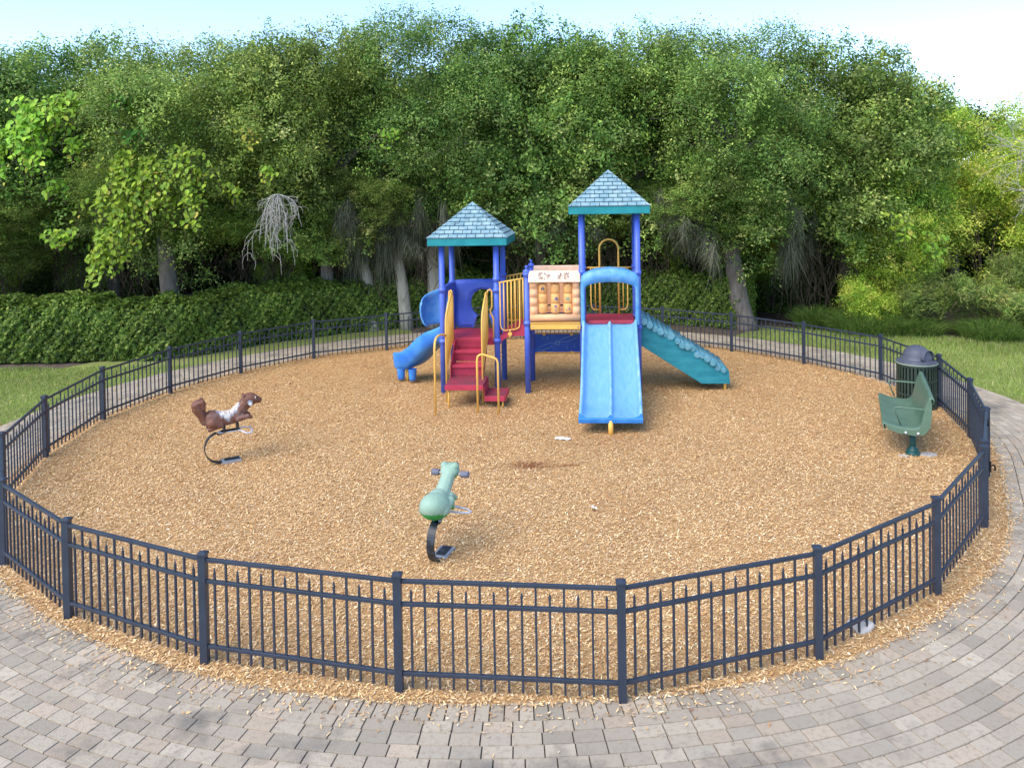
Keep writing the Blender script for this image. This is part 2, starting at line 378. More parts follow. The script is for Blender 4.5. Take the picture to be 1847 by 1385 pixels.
# fallen leaves on path, lawn and mulch edge
n = 900; a = np.radians(rng.uniform(20, 190, n)); r = rng.uniform(7.2, 10.3, n); r[:70] = rng.uniform(3, 7.1, 70); X = CX + r * np.cos(a); Y = CY + r * np.sin(a)
V, F = leaf_quads(rng, np.c_[X, Y, np.full(n, .03)], .06, .6, nrm=np.array([0, 0, 3.0]), spread=.5)
tag(npmesh('fallen_leaves', V, F, M_leaf, col=palette(rng, n, [(.55, .45, .10), (.42, .28, .1), (.5, .5, .2), (.2, .12, .06)])), 'scattered dry yellow leaves lying on the shaded path', 'fallen leaves', kind='stuff')

# ------------------------------------------------------------------ fence
def pol(a, r=7.18): return Vector((CX + r * math.cos(R(a)), CY + r * math.sin(R(a)), 0))
POSTS = {}
FXY = [(5.72, 10.22), (6.34, 11.77), (6.73, 13.48), (6.52, 15.36), (5.52, 16.93), (4.29, 18.36), (2.83, 19.41), (1.15, 20.06), (-0.63, 20.26), (-2.41, 20.01), (-3.98, 19.15), (-5.51, 18.29), (-6.67, 16.88), (-7.42, 15.26), (-7.75, 13.53), (-7.52, 11.6), (-6.91, 9.81), (-5.77, 8.18), (-4.45, 7.13), (-2.88, 6.4), (-1.2, 5.99), (0.51, 5.82), (2.16, 6.33), (3.61, 7.3), (4.85, 8.72)]
fence = thing('metal_fence', 'low black metal picket fence with square posts encircling the wood chip play area', 'fence')
FP = [Vector((x, y, 0)) for x, y in FXY]
def post(p, parent, h=.915):
    b = MB(); b.box((p.x, p.y, h / 2 - .01), (.064, .064, h)); q = b.build('post', M_fence, parent, bevel=.004)
    q.rotation_euler = (0, 0, 0)
    c = MB(); c.box((p.x, p.y, h - .006), (.078, .078, .022)); c.add([(p.x - .037, p.y - .037, h + .005), (p.x + .037, p.y - .037, h + .005), (p.x + .037, p.y + .037, h + .005), (p.x - .037, p.y + .037, h + .005), (p.x, p.y, h + .022)], [(0, 1, 4), (1, 2, 4), (2, 3, 4), (3, 0, 4)])
    c.build('post_cap', M_fence, q, bevel=.003)
    return q
def panel(p, q, parent, npk=15, zt=.862, zm=.685, zb=.145, name='fence_panel', gap=.03):
    d = (q - p); l = d.length; d.normalize(); b = MB(); ang = math.atan2(d.y, d.x); Mz = Matrix.Rotation(ang, 3, 'Z')
    for i in range(npk):
        t = l * (i + 1) / (npk + 1); c = p + d * t; tall = i % 2 == 1
        top = zt - .01 if tall else zm + .075
        b.box((c.x, c.y, (top + .035) / 2), (.016, .016, top - .035), Mz)
        if not tall:
            u = Mz @ Vector((.013, 0, 0)); v = Mz @ Vector((0, .008, 0)); z0 = top + .0005; cc = Vector((c.x, c.y, 0))
            vs = [cc + u + Vector((0, 0, z0 + .008)), cc + v + Vector((0, 0, z0 + .008)), cc - u + Vector((0, 0, z0 + .008)), cc - v + Vector((0, 0, z0 + .008)), cc + Vector((0, 0, z0 + .05)), cc + Vector((0, 0, z0))]
            b.add(vs, [(0, 1, 4), (1, 2, 4), (2, 3, 4), (3, 0, 4), (1, 0, 5), (2, 1, 5), (3, 2, 5), (0, 3, 5)])
    o = b.build(name, M_fence, parent, recalc=False)
    s, e = p + d * gap, q - d * gap
    for z in (zt, zm, zb):
        r = MB(); r.bar((s.x, s.y, z), (e.x, e.y, z), .030, .030); r.build('rail', M_fence, o, bevel=.003)
    return o
for i, p in enumerate(FP): post(p, fence)
for i in range(len(FP) - 1): panel(FP[i], FP[i + 1], fence)
gate = thing('metal_gate', 'closed black picket gate with latch beside the brick path at the right', 'gate', (0, 0, 0))
g0 = FP[-1]; g1 = FP[0]; dg = (g1 - g0).normalized(); ga = g0 + dg * .30; gb = g1 - dg * .09
post(g0 + dg * .22, fence)
b = MB(); b.bar((g0.x, g0.y, .5), ((g0 + dg * .22).x, (g0 + dg * .22).y, .5), .02, .03); b.bar((g0.x, g0.y, .78), ((g0 + dg * .22).x, (g0 + dg * .22).y, .78), .02, .03); b.build('tie_bar', M_fence, fence)
panel(ga, gb, gate, npk=11, zt=.885, zm=.70, zb=.14, name='gate_panel', gap=0)
for p in (ga, gb):
    b = MB(); b.box((p.x, p.y, .48), (.045, .045, .86)); b.build('gate_frame', M_fence, gate, bevel=.004)
b = MB(); p = ga + Vector((.03, 0, 0)); b.box((p.x, p.y, .60), (.05, .09, .12)); b.tube([(p.x + .03, p.y, .6), (p.x + .09, p.y, .6), (p.x + .09, p.y, .54)], .010, 8); b.build('latch', M_dark, gate, bevel=.004)
for z in (.3, .75):
    b = MB(); b.tube([(gb.x, gb.y, z - .05), (gb.x, gb.y, z + .05)], .03, 10); b.build('hinge', M_dark, gate)

# ------------------------------------------------------------------ play structure
PS = thing('play_structure', 'large blue, red and yellow playground climbing structure with two teal shingled roofs and several slides', 'playground equipment', (-2.054, 14.922, 0), R(-3.7))
X0, X1, X2, X3, X4, DY = .03, 1.075, 1.65, 2.70, 3.745, 1.04
Z1, Z2 = 1.07, 1.35
def pole(x, y, h, rings, cap=False, r=.055):
    b = MB(); b.tube([(x, y, -.02), (x, y, h)], r, 20); o = b.build('post', M_post, PS)
    for z in rings:
        c = MB(); c.lathe([(r, -.05), (r + .012, -.045), (r + .014, -.01), (r + .02, -.005), (r + .02, .015), (r + .013, .02), (r + .011, .045), (r, .05)], (x, y, z), 20); c.build('collar', M_post, o)
    if cap:
        c = MB(); c.lathe([(r + .004, -.01), (r + .012, 0), (r + .014, .03), (r, .055), (.02, .07), (.018, .085), (.030, .10), (.032, .115), (.022, .135), (0.001, .14)], (x, y, h), 20); c.build('post_cap', M_post, o)
pole(X0, 0, 2.86, [1.98, 1.0]); pole(X1, 0, 2.86, [1.97, 2.18, 1.01]); pole(X0, DY, 2.86, [2.0, 1.0]); pole(X1, DY, 2.86, [2.15, 1.0])
pole(X2, 0, 2.30, [2.27, 1.34], True); pole(X2, DY, 2.32, [1.3, .58, .95], True)
pole(X3, 0, 3.42, [2.30, 1.30]); pole(X4, 0, 3.42, [2.28, 1.25]); pole(X3, DY, 3.42, [2.28, 1.3]); pole(X4, DY, 3.42, [2.30, 1.3])

def roof(x0, x1, y0, y1, ze, zf, za):
    b = MB(); t = .02; 
    b.box(((x0 + x1) / 2, (y0 + y1) / 2, (ze + zf) / 2), (x1 - x0, y1 - y0, zf - ze))
    cx, cy = (x0 + x1) / 2, (y0 + y1) / 2
    base = b.build('roof', M_fascia, PS, bevel=.012)
    g = MB(); e = .015
    g.add([(x0 + e, y0 + e, zf + .003), (x1 - e, y0 + e, zf + .003), (x1 - e, y1 - e, zf + .003), (x0 + e, y1 - e, zf + .003), (cx, cy, za - .02)], [(0, 1, 4), (1, 2, 4), (2, 3, 4), (3, 0, 4), (3, 2, 1, 0)])
    # shingles: every tile a small slab on each face
    rows = 9; rg = random.Random(int(x0 * 100) + 7); hw = (x1 - x0) / 2; H = za - zf
    T = MB()
    for f in range(4):
        Mz = Matrix.Rotation(f * PI / 2, 3, 'Z'); c = Vector((cx, cy, 0))
        nrm = Vector((0, -H, hw)).normalized()
        def onf(u, v): # u lateral (-1..1 of width at v), v 0..1 up
            return Vector((u, -hw * (1 - v), zf + H * v))
        tw = .172
        for r in range(rows):
            v0 = r / rows; v1 = (r + 1) / rows - .012; w0 = hw * (1 - v0); w1 = hw * (1 - v1)
            off = (tw / 2 if r % 2 else 0) - tw * 12
            k = 0
            while True:
                a = off + k * tw; bq = a + tw - .013; k += 1
                if a > w0: break
                if bq < -w0: continue
                al, bl = max(a, -w0), min(bq, w0); au, bu = max(a, -w1), min(bq, w1)
                if bl - al < .01: continue
                if au > bu: au = bu = (au + bu) / 2 if abs(au) < w1 else math.copysign(w1, a)
                th0, th1 = .024, .010
                pts = [onf(al, v0), onf(bl, v0), onf(bu, v1), onf(au, v1)]
                top = [pts[0] + nrm * th0, pts[1] + nrm * th0, pts[2] + nrm * th1, pts[3] + nrm * th1]
                vs = [Mz @ p + c for p in pts + top]
                T.add(vs, [(4, 5, 6, 7), (0, 1, 5, 4), (1, 2, 6, 5), (2, 3, 7, 6), (3, 0, 4, 7)])
    T.v += []; cap = MB()
    g.build('roof_underlay', M_gap, base); T.build('shingles', M_shingle, base, recalc=False)
    s = .05; cap.add([(cx - s, cy - s, za - s * H / hw + .012), (cx + s, cy - s, za - s * H / hw + .012), (cx + s, cy + s, za - s * H / hw + .012), (cx - s, cy + s, za - s * H / hw + .012), (cx, cy, za + .02)], [(0, 1, 4), (1, 2, 4), (2, 3, 4), (3, 0, 4)])
    cap.build('roof_peak', M_shingle, base)
roof(X0 - .225, X1 + .235, -.22, 1.27, 2.835, 2.98, 3.64)
roof(X3 - .225, X4 + .235, -.22, 1.27, 3.395, 3.54, 4.22)

def deck(x0, x1, z):
    b = MB(); b.box(((x0 + x1) / 2, DY / 2, z - .035), (x1 - x0 - .11, DY + .02, .07)); o = b.build('deck', M_red, PS, bevel=.008)
    for y in (0.02, DY - .02):
        c = MB(); c.box(((x0 + x1) / 2, y, z - .105), (x1 - x0 - .12, .03, .07)); c.build('deck_frame', M_rededge, o)
deck(X0, X1, Z1); deck(X2, X3, Z2); deck(X3, X4, Z2)

# stairs with side step
def perforated(b, x0, x1, y, z0, z1):
    b.k = 0; b.box(((x0 + x1) / 2, y, (z0 + z1) / 2), (x1 - x0, .012, z1 - z0)); b.k = 1
    nx = int((x1 - x0) / .030); nz = max(1, int((z1 - z0) / .030))
    for i in range(nx):
        for j in range(nz):
            cx = x0 + (i + .5 + .25 * (j % 2)) * (x1 - x0) / nx; cz = z0 + (j + .5) * (z1 - z0) / nz
            if cx > x1 - .01: continue
            q = .0105; b.add([(cx - q, y - .0075, cz - q * .6), (cx + q, y - .0075, cz - q * .6), (cx + q, y - .0075, cz + q * .6), (cx - q, y - .0075, cz + q * .6)], [(0, 1, 2, 3)])
    b.k = 0
st = thing('stairs', None, None); del_ = st; st.parent = PS
M_dirty = mat('dirty_red_vinyl', (.17, .045, .06), (.30, .03, .06), 6, .7, bump=.15, c3=(.10, .05, .05), s3=7)
M_hole = mat('perforation', (.07, .006, .03), None, rough=.8)
xs0, xs1 = .285, .85
for nm, y0, y1, z in (('tread', -.24, .03, .87), ('tread', -.52, -.22, .66)):
    b = MB(); b.box(((xs0 + xs1) / 2, (y0 + y1) / 2, z - .015), (xs1 - xs0, y1 - y0, .03)); b.build(nm, M_rededge, st, bevel=.006)
    b = MB(); b.box(((xs0 + xs1) / 2, y0 + .006, z - .022), (xs1 - xs0, .02, .05)); b.build('nosing', M_rededge, st, bevel=.006)
for y, z0, z1 in ((-.02, .88, 1.0), (-.215, .67, .84), (-.49, .46, .63)):
    b = MB(); perforated(b, xs0, xs1, y, z0, z1); b.build('riser', [M_rededge, M_hole], st, recalc=False)
b = MB(); b.box(((xs0 + .97) / 2 - .01, -.80, .425), (.97 - xs0, .66, .05)); b.build('landing', M_dirty, st, bevel=.008)
b = MB(); b.box(((xs0 + .97) / 2 - .01, -1.13, .40), (.97 - xs0, .02, .09)); b.build('landing_edge', M_rededge, st, bevel=.004)
b = MB(); b.box((1.14, -.72, .205), (.36, .58, .04)); b.build('side_step', M_dirty, st, bevel=.006)
b = MB(); b.box((1.14, -1.015, .175), (.36, .02, .09)); b.box((1.325, -.72, .175), (.02, .58, .09)); b.build('side_step_edge', M_rededge, st, bevel=.004)
b = MB(); b.box((.962, -.76, .30), (.014, .5, .2)); b.build('side_riser', M_rededge, st)
for x in (xs0 - .012, xs1 + .012):
    b = MB(); b.prism([(.02, 1.04), (.02, .80), (-.45, .42), (-.58, .42), (-.55, .66), (-.27, .88), (-.04, 1.05)], 'x', x - .008, x + .008); b.build('stringer', M_rededge, st)
for x, y in ((.33, -1.08), (.9, -.55), (1.28, -.95), (1.28, -.5)):
    b = MB(); b.tube([(x, y, -.02), (x, y, .40 if x < 1 else .17)], .017, 10); b.build('leg', M_yel, st)
def barrier(x, s):
    b = MB()
    out = [(x, -.03, 1.05), (x, -.03, 1.84), (x, -.07, 1.93), (x, -.16, 1.95), (x, -.45, 1.80), (x, -.68, 1.62), (x, -.73, 1.52), (x, -.75, 1.38), (x, -.75, -.02)]
    b.tube(out, .017, 10)
    b.tube([(x, -.03, 1.08), (x, -.3, .92), (x, -.74, .62)], .013, 8)
    for i in range(9):
        y = -.10 - i * .068; zt = 1.95 - max(0, -y - .16) * .61 - .01; zb = 1.08 - (-y - .03) * .65
        b.tube([(x, y, zb), (x, y, zt)], .011, 8)
    b.build('stair_railing', M_yel, PS)
barrier(.235, -1); barrier(.895, 1)
b = MB(); b.tube([(.235, -.75, 1.25), (.215, -.9, 1.30), (.2, -1.2, 1.34), (.19, -1.38, 1.33), (.185, -1.47, 1.27), (.18, -1.49, 1.15), (.18, -1.49, -.02)], .019, 10); b.build('handrail', M_yel, PS)
b = MB(); b.tube([(.905, -1.43, -.02), (.905, -1.43, .95), (.92, -1.43, 1.02), (.96, -1.43, 1.045), (1.0, -1.43, 1.05), (1.2, -1.42, .99), (1.24, -1.42, .965), (1.262, -1.42, .91), (1.265, -1.42, -.02)], .019, 12); b.build('handrail', M_yel, PS)
b = MB(); b.tube([(.90, -.03, 1.9), (.91, -.02, 1.97), (.95, -.02, 1.99), (.985, -.02, 1.96), (.985, -.02, 1.66), (.955, -.02, 1.60), (.96, -.02, 1.54), (1.005, -.02, 1.46), (1.01, -.02, 1.4), (1.01, -.02, 1.06)], .016, 10); b.build('grab_handle', M_yel, PS)
b = MB(); b.tube([(.17, -.02, 1.06), (.165, -.02, 1.90), (.175, -.02, 1.97), (.2, -.02, 1.985), (.235, -.03, 1.94)], .016, 10); b.build('grab_handle', M_yel, PS)

# blue arch panel at the back of the low tower and on its left side
def archpanel(x0, x1, y, z0, z1, cx, rad):
    b = MB(); n = 28; outer = []; inner = []
    zc = z0 + .50
    for i in range(n + 1):
        a = R(-62 + (304) * i / n)
        px, pz = cx + rad * math.cos(a) * (1.0 if math.sin(a) > -.2 else 1.0), zc + rad * 1.12 * math.sin(a); inner.append((px, pz))
    inner = [(cx + .20, z0)] + inner + [(cx - .20, z0)]
    # outer silhouette matched point by point
    for (px, pz) in inner:
        dx, dz = px - cx, pz - zc; k = 9
        k = min(((x1 - cx) / dx if dx > 0 else (x0 - cx) / dx) if abs(dx) > 1e-6 else 99, (z1 + .05 * math.cos((px - cx) * 2.5) - zc) / dz if dz > 1e-6 else 99, (z0 - zc) / dz if dz < -1e-6 else 99)
        outer.append((cx + dx * k, zc + dz * k))
    def ringy(yy, t): return [(cx + (p[0] - cx) * t[0], yy, p[1]) for p in inner]
    th = .045
    rows = [[(p[0], y + th, p[1]) for p in outer], [(p[0], y - th * .2, p[1]) for p in outer], [(p[0] + (q[0] - p[0]) * .25, y - th, p[1] + (q[1] - p[1]) * .25) for p, q in zip(outer, inner)], [(p[0] + (q[0] - p[0]) * .8, y - th, p[1] + (q[1] - p[1]) * .8) for p, q in zip(outer, inner)], [(q[0], y - th * .3, q[1]) for q in inner], [(q[0], y + th, q[1]) for q in inner], [(p[0], y + th, p[1]) for p in outer]]
    b.strip(rows, False); return b.build('arch_panel', M_blue, PS, bevel=.004)
archpanel(X0 + .05, X1 - .05, DY, Z1 + .02, 2.02, .66, .25)
b = MB()
b.prism([(.08, 1.10), (.08, 1.98), (.3, 2.03), (.98, 2.03), (.98, 1.10), (.86, 1.10), (.86, 1.62), (.75, 1.8), (.52, 1.86), (.32, 1.8), (.2, 1.62), (.2, 1.10)], 'x', X0 - .04, X0 + .03); b.build('side_panel', M_blue, PS, bevel=.012)

# curved slide on the left
def sweep_u(path, wid, hl, hr, thick=.03, flare=.04):
    """path: points; hl/hr wall heights left / right of travel; returns rows"""
    rows = []
    P = [Vector(p) for p in path]
    for i, p in enumerate(P):
        t = (P[min(i + 1, len(P) - 1)] - P[max(i - 1, 0)]); t.z = 0; t.normalize(); s = Vector((-t.y, t.x, 0))
        h1 = hl[i]; h2 = hr[i]; w_ = wid[i] / 2; row = []
        for (u, z) in ((1.20, h1 - .02), (1.16, h1 + .015), (1.06, h1 + .01), (1.02, h1 - .02), (.98, h1 * .55), (.86, h1 * .2), (.6, .02), (0, 0)): row.append(p + s * (w_ * u) + Vector((0, 0, z)))
        for (u, z) in ((.6, .02), (.86, h2 * .2), (.98, h2 * .55), (1.02, h2 - .02), (1.06, h2 + .01), (1.16, h2 + .015), (1.20, h2 - .02)): row.append(p - s * (w_ * u) + Vector((0, 0, z)))
        # outer shell back
        for (u, z) in ((1.16, h2 * .5), (1.08, -.03), (.8, -.11)): row.append(p - s * (w_ * u) + Vector((0, 0, z)))
        for (u, z) in ((.8, -.11), (1.08, -.03), (1.16, h1 * .5)): row.append(p + s * (w_ * u) + Vector((0, 0, z)))
        rows.append([tuple(q) for q in row])
    return rows
def smoothpath(ctrl, n):
    C = [Vector(c) for c in ctrl]; C = [C[0] * 2 - C[1]] + C + [C[-1] * 2 - C[-2]]; out = []
    for i in range(1, len(C) - 2):
        for k in range(n):
            t = k / n; a, b_, c, d = C[i - 1], C[i], C[i + 1], C[i + 2]
            out.append(.5 * ((2 * b_) + (c - a) * t + (2 * a - 5 * b_ + 4 * c - d) * t * t + (3 * b_ - a - 3 * c + d) * t ** 3))
    out.append(C[-2]); return out
pth = smoothpath([(.0, .62, 1.05), (-.22, .68, .90), (-.43, .80, .72), (-.62, .92, .52), (-.82, 1.03, .38), (-1.00, 1.10, .345)], 5)
N = len(pth); hl = [.18 + .0 * i / N for i in range(N)]; hl = [.18 + .09 * math.sin(PI * .62 * i / N) for i in range(N)]
rows = sweep_u(pth, [.50 + .05 * i / N for i in range(N)], hl, hl)
# bull-nosed run-out end
last = [Vector(q) for q in rows[-1]]; cen = sum(last, Vector()) / len(last); tdir = Vector((-.85, .35, -.02)).normalized()
for k, (sc, adv) in enumerate(((.97, .04), (.88, .08), (.70, .11), (.4, .125))):
    rows.append([tuple(cen + (q - cen) * sc + tdir * adv) for q in last])
rows.append([tuple(cen + (q - cen) * .02 + tdir * .12) for q in last])
b = MB(); b.strip(rows, True, close=True); cs = b.build('curved_slide', M_chute, PS)
b = MB()
for (fx, fy) in ((-1.02, .88), (-.76, .78)):
    b.lathe([(.02, .06), (.065, .065), (.075, .12), (.085, .30)], (fx, fy, .0), 12)
b.build('slide_foot', M_chute, cs)
b = MB(); b.tube([(-.90, .92, -.02), (-.90, .92, .30)], .026, 12); b.build('support_pole', M_yel, cs)
# high outer wall of the slide's upper bend
rows = []
for i in range(13):
    t = i / 12; a = R(95 + 105 * t); row = []
    for (rad, z) in ((.36, 1.20), (.42, 1.28), (.455, 1.42), (.47, 1.58), (.465, 1.70 + .10 * math.sin(PI * (1 - t) * .5)), (.44, 1.78 + .14 * math.sin(PI * (1 - t) * .5))):
        row.append((X0 - .02 + rad * math.cos(a) * 1.15 * (1 if math.cos(a) < 0 else .3), .62 + rad * math.sin(a) * 1.05, z - .10 * t * (z - 1.2) * 2))
    rows.append(row)
b = MB(); b.strip(rows, True); b.build('slide_hood', M_hood, cs, solid=.03)

# bridge ramp
b = MB()
b.prism([(1.10, Z1), (1.35, Z1 + .14), (1.62, Z2), (1.62, 1.10), (1.42, 1.10), (1.28, 1.08), (1.18, 1.02), (1.12, .92), (1.10, .92)], 'y', -.005, .025)
b.prism([(1.10, Z1), (1.35, Z1 + .14), (1.62, Z2), (1.62, 1.10), (1.42, 1.10), (1.28, 1.08), (1.18, 1.02), (1.12, .92), (1.10, .92)], 'y', DY - .025, DY + .005)
b.prism([(1.10, Z1 - .02), (1.35, Z1 + .12), (1.62, Z2 - .02), (1.62, Z2 - .06), (1.35, Z1 + .08), (1.10, Z1 - .06)], 'y', .026, DY - .026)
b.build('bridge', M_rededge, PS, bevel=.005)
def brail(y, dz=0):
    b = MB(); r = .0125
    xa, xb = 1.125, 1.60; za, zb = 2.12 + dz, 2.20 + dz
    b.tube([(xa, y, za), (xb, y, zb)], .016, 8)
    b.tube([(xa + .02, y, za), (xa + .02, y, 1.33), (xa + .035, y, 1.25), (xa + .09, y, 1.21), (xb - .16, y, 1.235), (xb - .10, y, 1.27), (xb - .085, y, 1.35), (xb - .085, y, zb - .01)], r, 8)
    for i in range(1, 5):
        x = xa + .02 + i * .072; b.tube([(x, y, 1.22), (x, y, za + (x - xa) / (xb - xa) * .08)], r, 8)
    b.tube([(xb - .015, y, 1.4), (xb - .015, y, zb)], r, 8)
    b.box((xa + .20, y - .01, 1.15), (.075, .03, .05)); b.box((xa + .20, y, 1.18), (.02, .02, .09)); b.tube([(xa + .2, y, 1.14), (xa + .2, y, 1.08)], .025, 8)
    b.build('bridge_railing', M_yel, PS)
brail(-.035); brail(DY + .035)

# play panel of turning cylinders (front) and its twin at the back
def tictac(y, front=True):
    xa, xb = 1.715, 2.665; s = -1 if front else 1
    b = MB()
    b.box(((xa + xb) / 2, y + s * -.02, 2.15), (xb - xa - .02, .05, .10)); p = b.build('play_panel', M_peach, PS)
    for (a, c) in ((xa, xa + .145), (xb - .145, xb)):
        b = MB(); b.box(((a + c) / 2, y, 1.79), (c - a - .02, .08, .72)); rws = []
        for j in range(41):
            z = 1.50 + .66 * j / 40; bl = .02 + .035 * abs(math.sin(PI * j / 10)); rws.append([(a - .004, y + s * .02, z), (a - .006, y + s * (.03 + bl * .6), z), (a + .02, y + s * (.045 + bl), z), ((a + c) / 2, y + s * (.05 + bl * 1.2), z), (c - .02, y + s * (.045 + bl), z), (c + .004, y + s * (.03 + bl * .5), z), (c + .004, y + s * .02, z)])
        b.strip(rws); b.build('log_column', M_peach, p)
    b = MB(); b.tube([(xa, y + s * .05, 1.455), (xb, y + s * .05, 1.455)], .068, 20); b.box(((xa + xb) / 2, y, 1.43), (xb - xa, .08, .08)); b.build('bottom_log', M_peach, p)
    b = MB(); b.prism([(y + s * .15, 2.125), (y + s * .16, 2.145), (y + s * .02, 2.335), (y - s * .03, 2.335), (y - s * .03, 2.16), (y + s * .13, 2.125)], 'x', xa - .02, xb + .005); o = b.build('awning', M_peachlt, p, bevel=.012)
    if front:
        rg = random.Random(4); m = MB(); nrm = Vector((0, -.205, .14)).normalized(); nrm = Vector((0, -.826, .564))
        A = Vector((0, y - .16, 2.125)); B = Vector((0, y - .02, 2.33))
        for k in range(90):
            u = rg.choice([rg.uniform(.16, .42), rg.uniform(.55, .78)]) ; v = rg.uniform(.2, .75); q = A.lerp(B, v); x = xa + (xb - xa) * u
            w_, h_ = rg.uniform(.004, .022), rg.uniform(.05, .16); dv = (B - A) * h_; off = nrm * .016
            sk = rg.uniform(-.015, .015)
            m.add([Vector((x, q.y, q.z)) + off, Vector((x + w_, q.y, q.z)) + off, Vector((x + w_ + sk, q.y, q.z)) + dv + off, Vector((x + sk, q.y, q.z)) + dv + off], [(0, 1, 2, 3)])
        m.build('worn_marks', mat('worn_print', (.13, .115, .12), (.34, .27, .25), 30, .7), o, recalc=False)
    b = MB(); b.box(((xa + xb) / 2, y + (.03 if front else -.03), 1.86), (.66, .01, .62)) if not front else None
    if not front: b.build('backboard', M_peach, p)
    cxs = (1.955, 2.19, 2.43); zz = (1.632, 1.818, 2.004); rc = .088
    marks = {(0, 2): 'k', (1, 2): 't', (2, 2): 't', (0, 1): 't', (1, 1): 'b', (2, 1): 'g', (0, 0): 't', (1, 0): 'p', (2, 0): 'q'}
    if front:
        rg = random.Random(8)
        for i, x in enumerate(cxs):
            rod = MB(); rod.tube([(x, y, 1.50), (x, y, 2.2)], .012, 8); rod.build('rod', M_dark, p)
            for j, z in enumerate(zz):
                h = .090
                c = MB(); c.lathe([(.001, -h), (rc - .012, -h), (rc, -h + .012), (rc, h - .012), (rc - .012, h), (.001, h)], (x, y, z), 28)
                co = c.build('cylinder', M_cyl, p)
                mk = marks[(i, j)]; m = MB()
                def dab(a, zc, da, dz):
                    r2 = rc + .0022; pts = []
                    for q in range(9):
                        t = 2 * PI * q / 9; k = rg.uniform(.75, 1.1); aa = a + da * math.cos(t) * k; pts.append((x + r2 * math.sin(aa), y - r2 * math.cos(aa), zc + dz * math.sin(t) * k))
                    m.add(pts, [tuple(range(9))])
                if mk == 'k':
                    dab(.1, z + .01, .38, .035); dab(-.15, z - .01, .2, .02); dab(.35, z - .02, .1, .035); mm = M_ink
                elif mk == 'b':
                    dab(.25, z + .01, .3, .022); dab(.45, z - .015, .2, .03); dab(-.0, z - .02, .12, .02); mm = M_inkb
                elif mk == 'g': dab(0, z, .35, .035); dab(-.3, z, .2, .02); mm = M_inkg
                elif mk in 'pq':
                    for q in range(6): dab(rg.uniform(-.3, .4), z + rg.uniform(-.04, .05), rg.uniform(.05, .13), rg.uniform(.006, .018))
                    mm = M_inkb
                else:
                    for q in range(7): dab(-.45 + q * .1 + (.2 if i == 2 else 0), z + .02 if j else z, .035, .006)
                    mm = M_ink
                m.build('print', mm, co, recalc=False)
    return p
tictac(0.0, True); tictac(DY, False)
b = MB(); b.box((2.19, -.055, 1.302), (.945, .03, .14)); b.box((2.19, -.075, 1.362), (.945, .03, .02)); kp = b.build('kick_panel', M_yel, PS, bevel=.008)
for x in (1.77, 2.61):
    b = MB(); b.lathe([(.012, 0), (.012, .008), (.001, .010)], (0, 0, 0), 10)
    b.v = [(x + v[0], -.071 - v[2], 1.28 + v[1]) for v in b.v]; b.build('bolt', M_steel, kp)
b = MB(); b.box((2.175, DY - .03, .765), (.94, .025, .36)); ep = b.build('activity_panel', M_panelb, PS, bevel=.006)
b = MB()
for z in (.97, .56): b.tube([(1.70, DY - .03, z), (2.66, DY - .03, z)], .013, 8)
for x in (1.9, 2.45):
    for z in (.95, .58): b.box((x, DY - .05, z), (.05, .03, .05))
b.build('panel_bracket', M_yel, ep)
b = MB(); yy = DY - .047
def ell(cx, cz, a, bb, rot, n=28, r=.0035):
    b.tube([(cx + a * math.cos(t) * math.cos(rot) - bb * math.sin(t) * math.sin(rot), yy, cz + a * math.cos(t) * math.sin(rot) + bb * math.sin(t) * math.cos(rot)) for t in [2 * PI * k / n for k in range(n)]], r, 5, closed=True)
ell(2.40, .86, .20, .04, .30); ell(1.94, .70, .20, .045, .33); ell(2.17, .77, .045, .045, 0); ell(2.17, .77, .028, .028, 0)
for (x, z) in ((1.86, .86), (1.96, .88), (2.36, .68), (2.5, .70)): b.tube([(x, yy, z - .03), (x + .01, yy, z + .03)], .003, 5)
b.build('engraved_drawing', M_line, ep)

# double slide
ya = [(.02, Z2 - .02), (-.10, Z2 - .03), (-.22, Z2 - .075), (-.40, 1.165), (-.8, .955), (-1.2, .75), (-1.6, .545), (-1.9, .415), (-2.08, .345), (-2.24, .305), (-2.38, .285), (-2.50, .277)]
prof = smoothpath([(0, y, z) for y, z in ya], 3)
def dsec(i, N):
    p = prof[i]; t = i / (N - 1); hw = .487 + .0 * t; hw = .475 - .01 * t
    h = .115 * min(1, .25 + t * 6) if t < .2 else .115 - .055 * max(0, (t - .88) / .12)
    hc = h * .75; c = 3.215 - .045 * t
    L_ = [(-hw - .035, -.09), (-hw - .035, h - .02), (-hw - .028, h), (-hw - .008, h + .006), (-hw + .008, h - .006), (-hw + .018, h - .03), (-hw + .05, .02), (-hw + .085, 0), (-.26, -.004), (-.055, 0), (-.032, .018), (-.022, hc - .018), (-.012, hc)]
    R_ = [(-a, z) for a, z in reversed(L_)]
    return [(c + a, p.y, p.z + z) for a, z in L_ + R_]
N = len(prof); rows = [dsec(i, N) for i in range(N)]
b = MB(); npts = len(rows[0])
b.v = [p for r_ in rows for p in r_]
rimset = {1, 2, 3, 4, 10, 11, 12, 13, 14, 20, 21, 22, 23}
for i in range(N - 1):
    for j in range(npts - 1):
        b.f.append([i * npts + j, i * npts + j + 1, (i + 1) * npts + j + 1, (i + 1) * npts + j]); b.s.append(True)
        b.m.append(2 if j in (0, npts - 2) else (1 if (j in rimset) else 0))
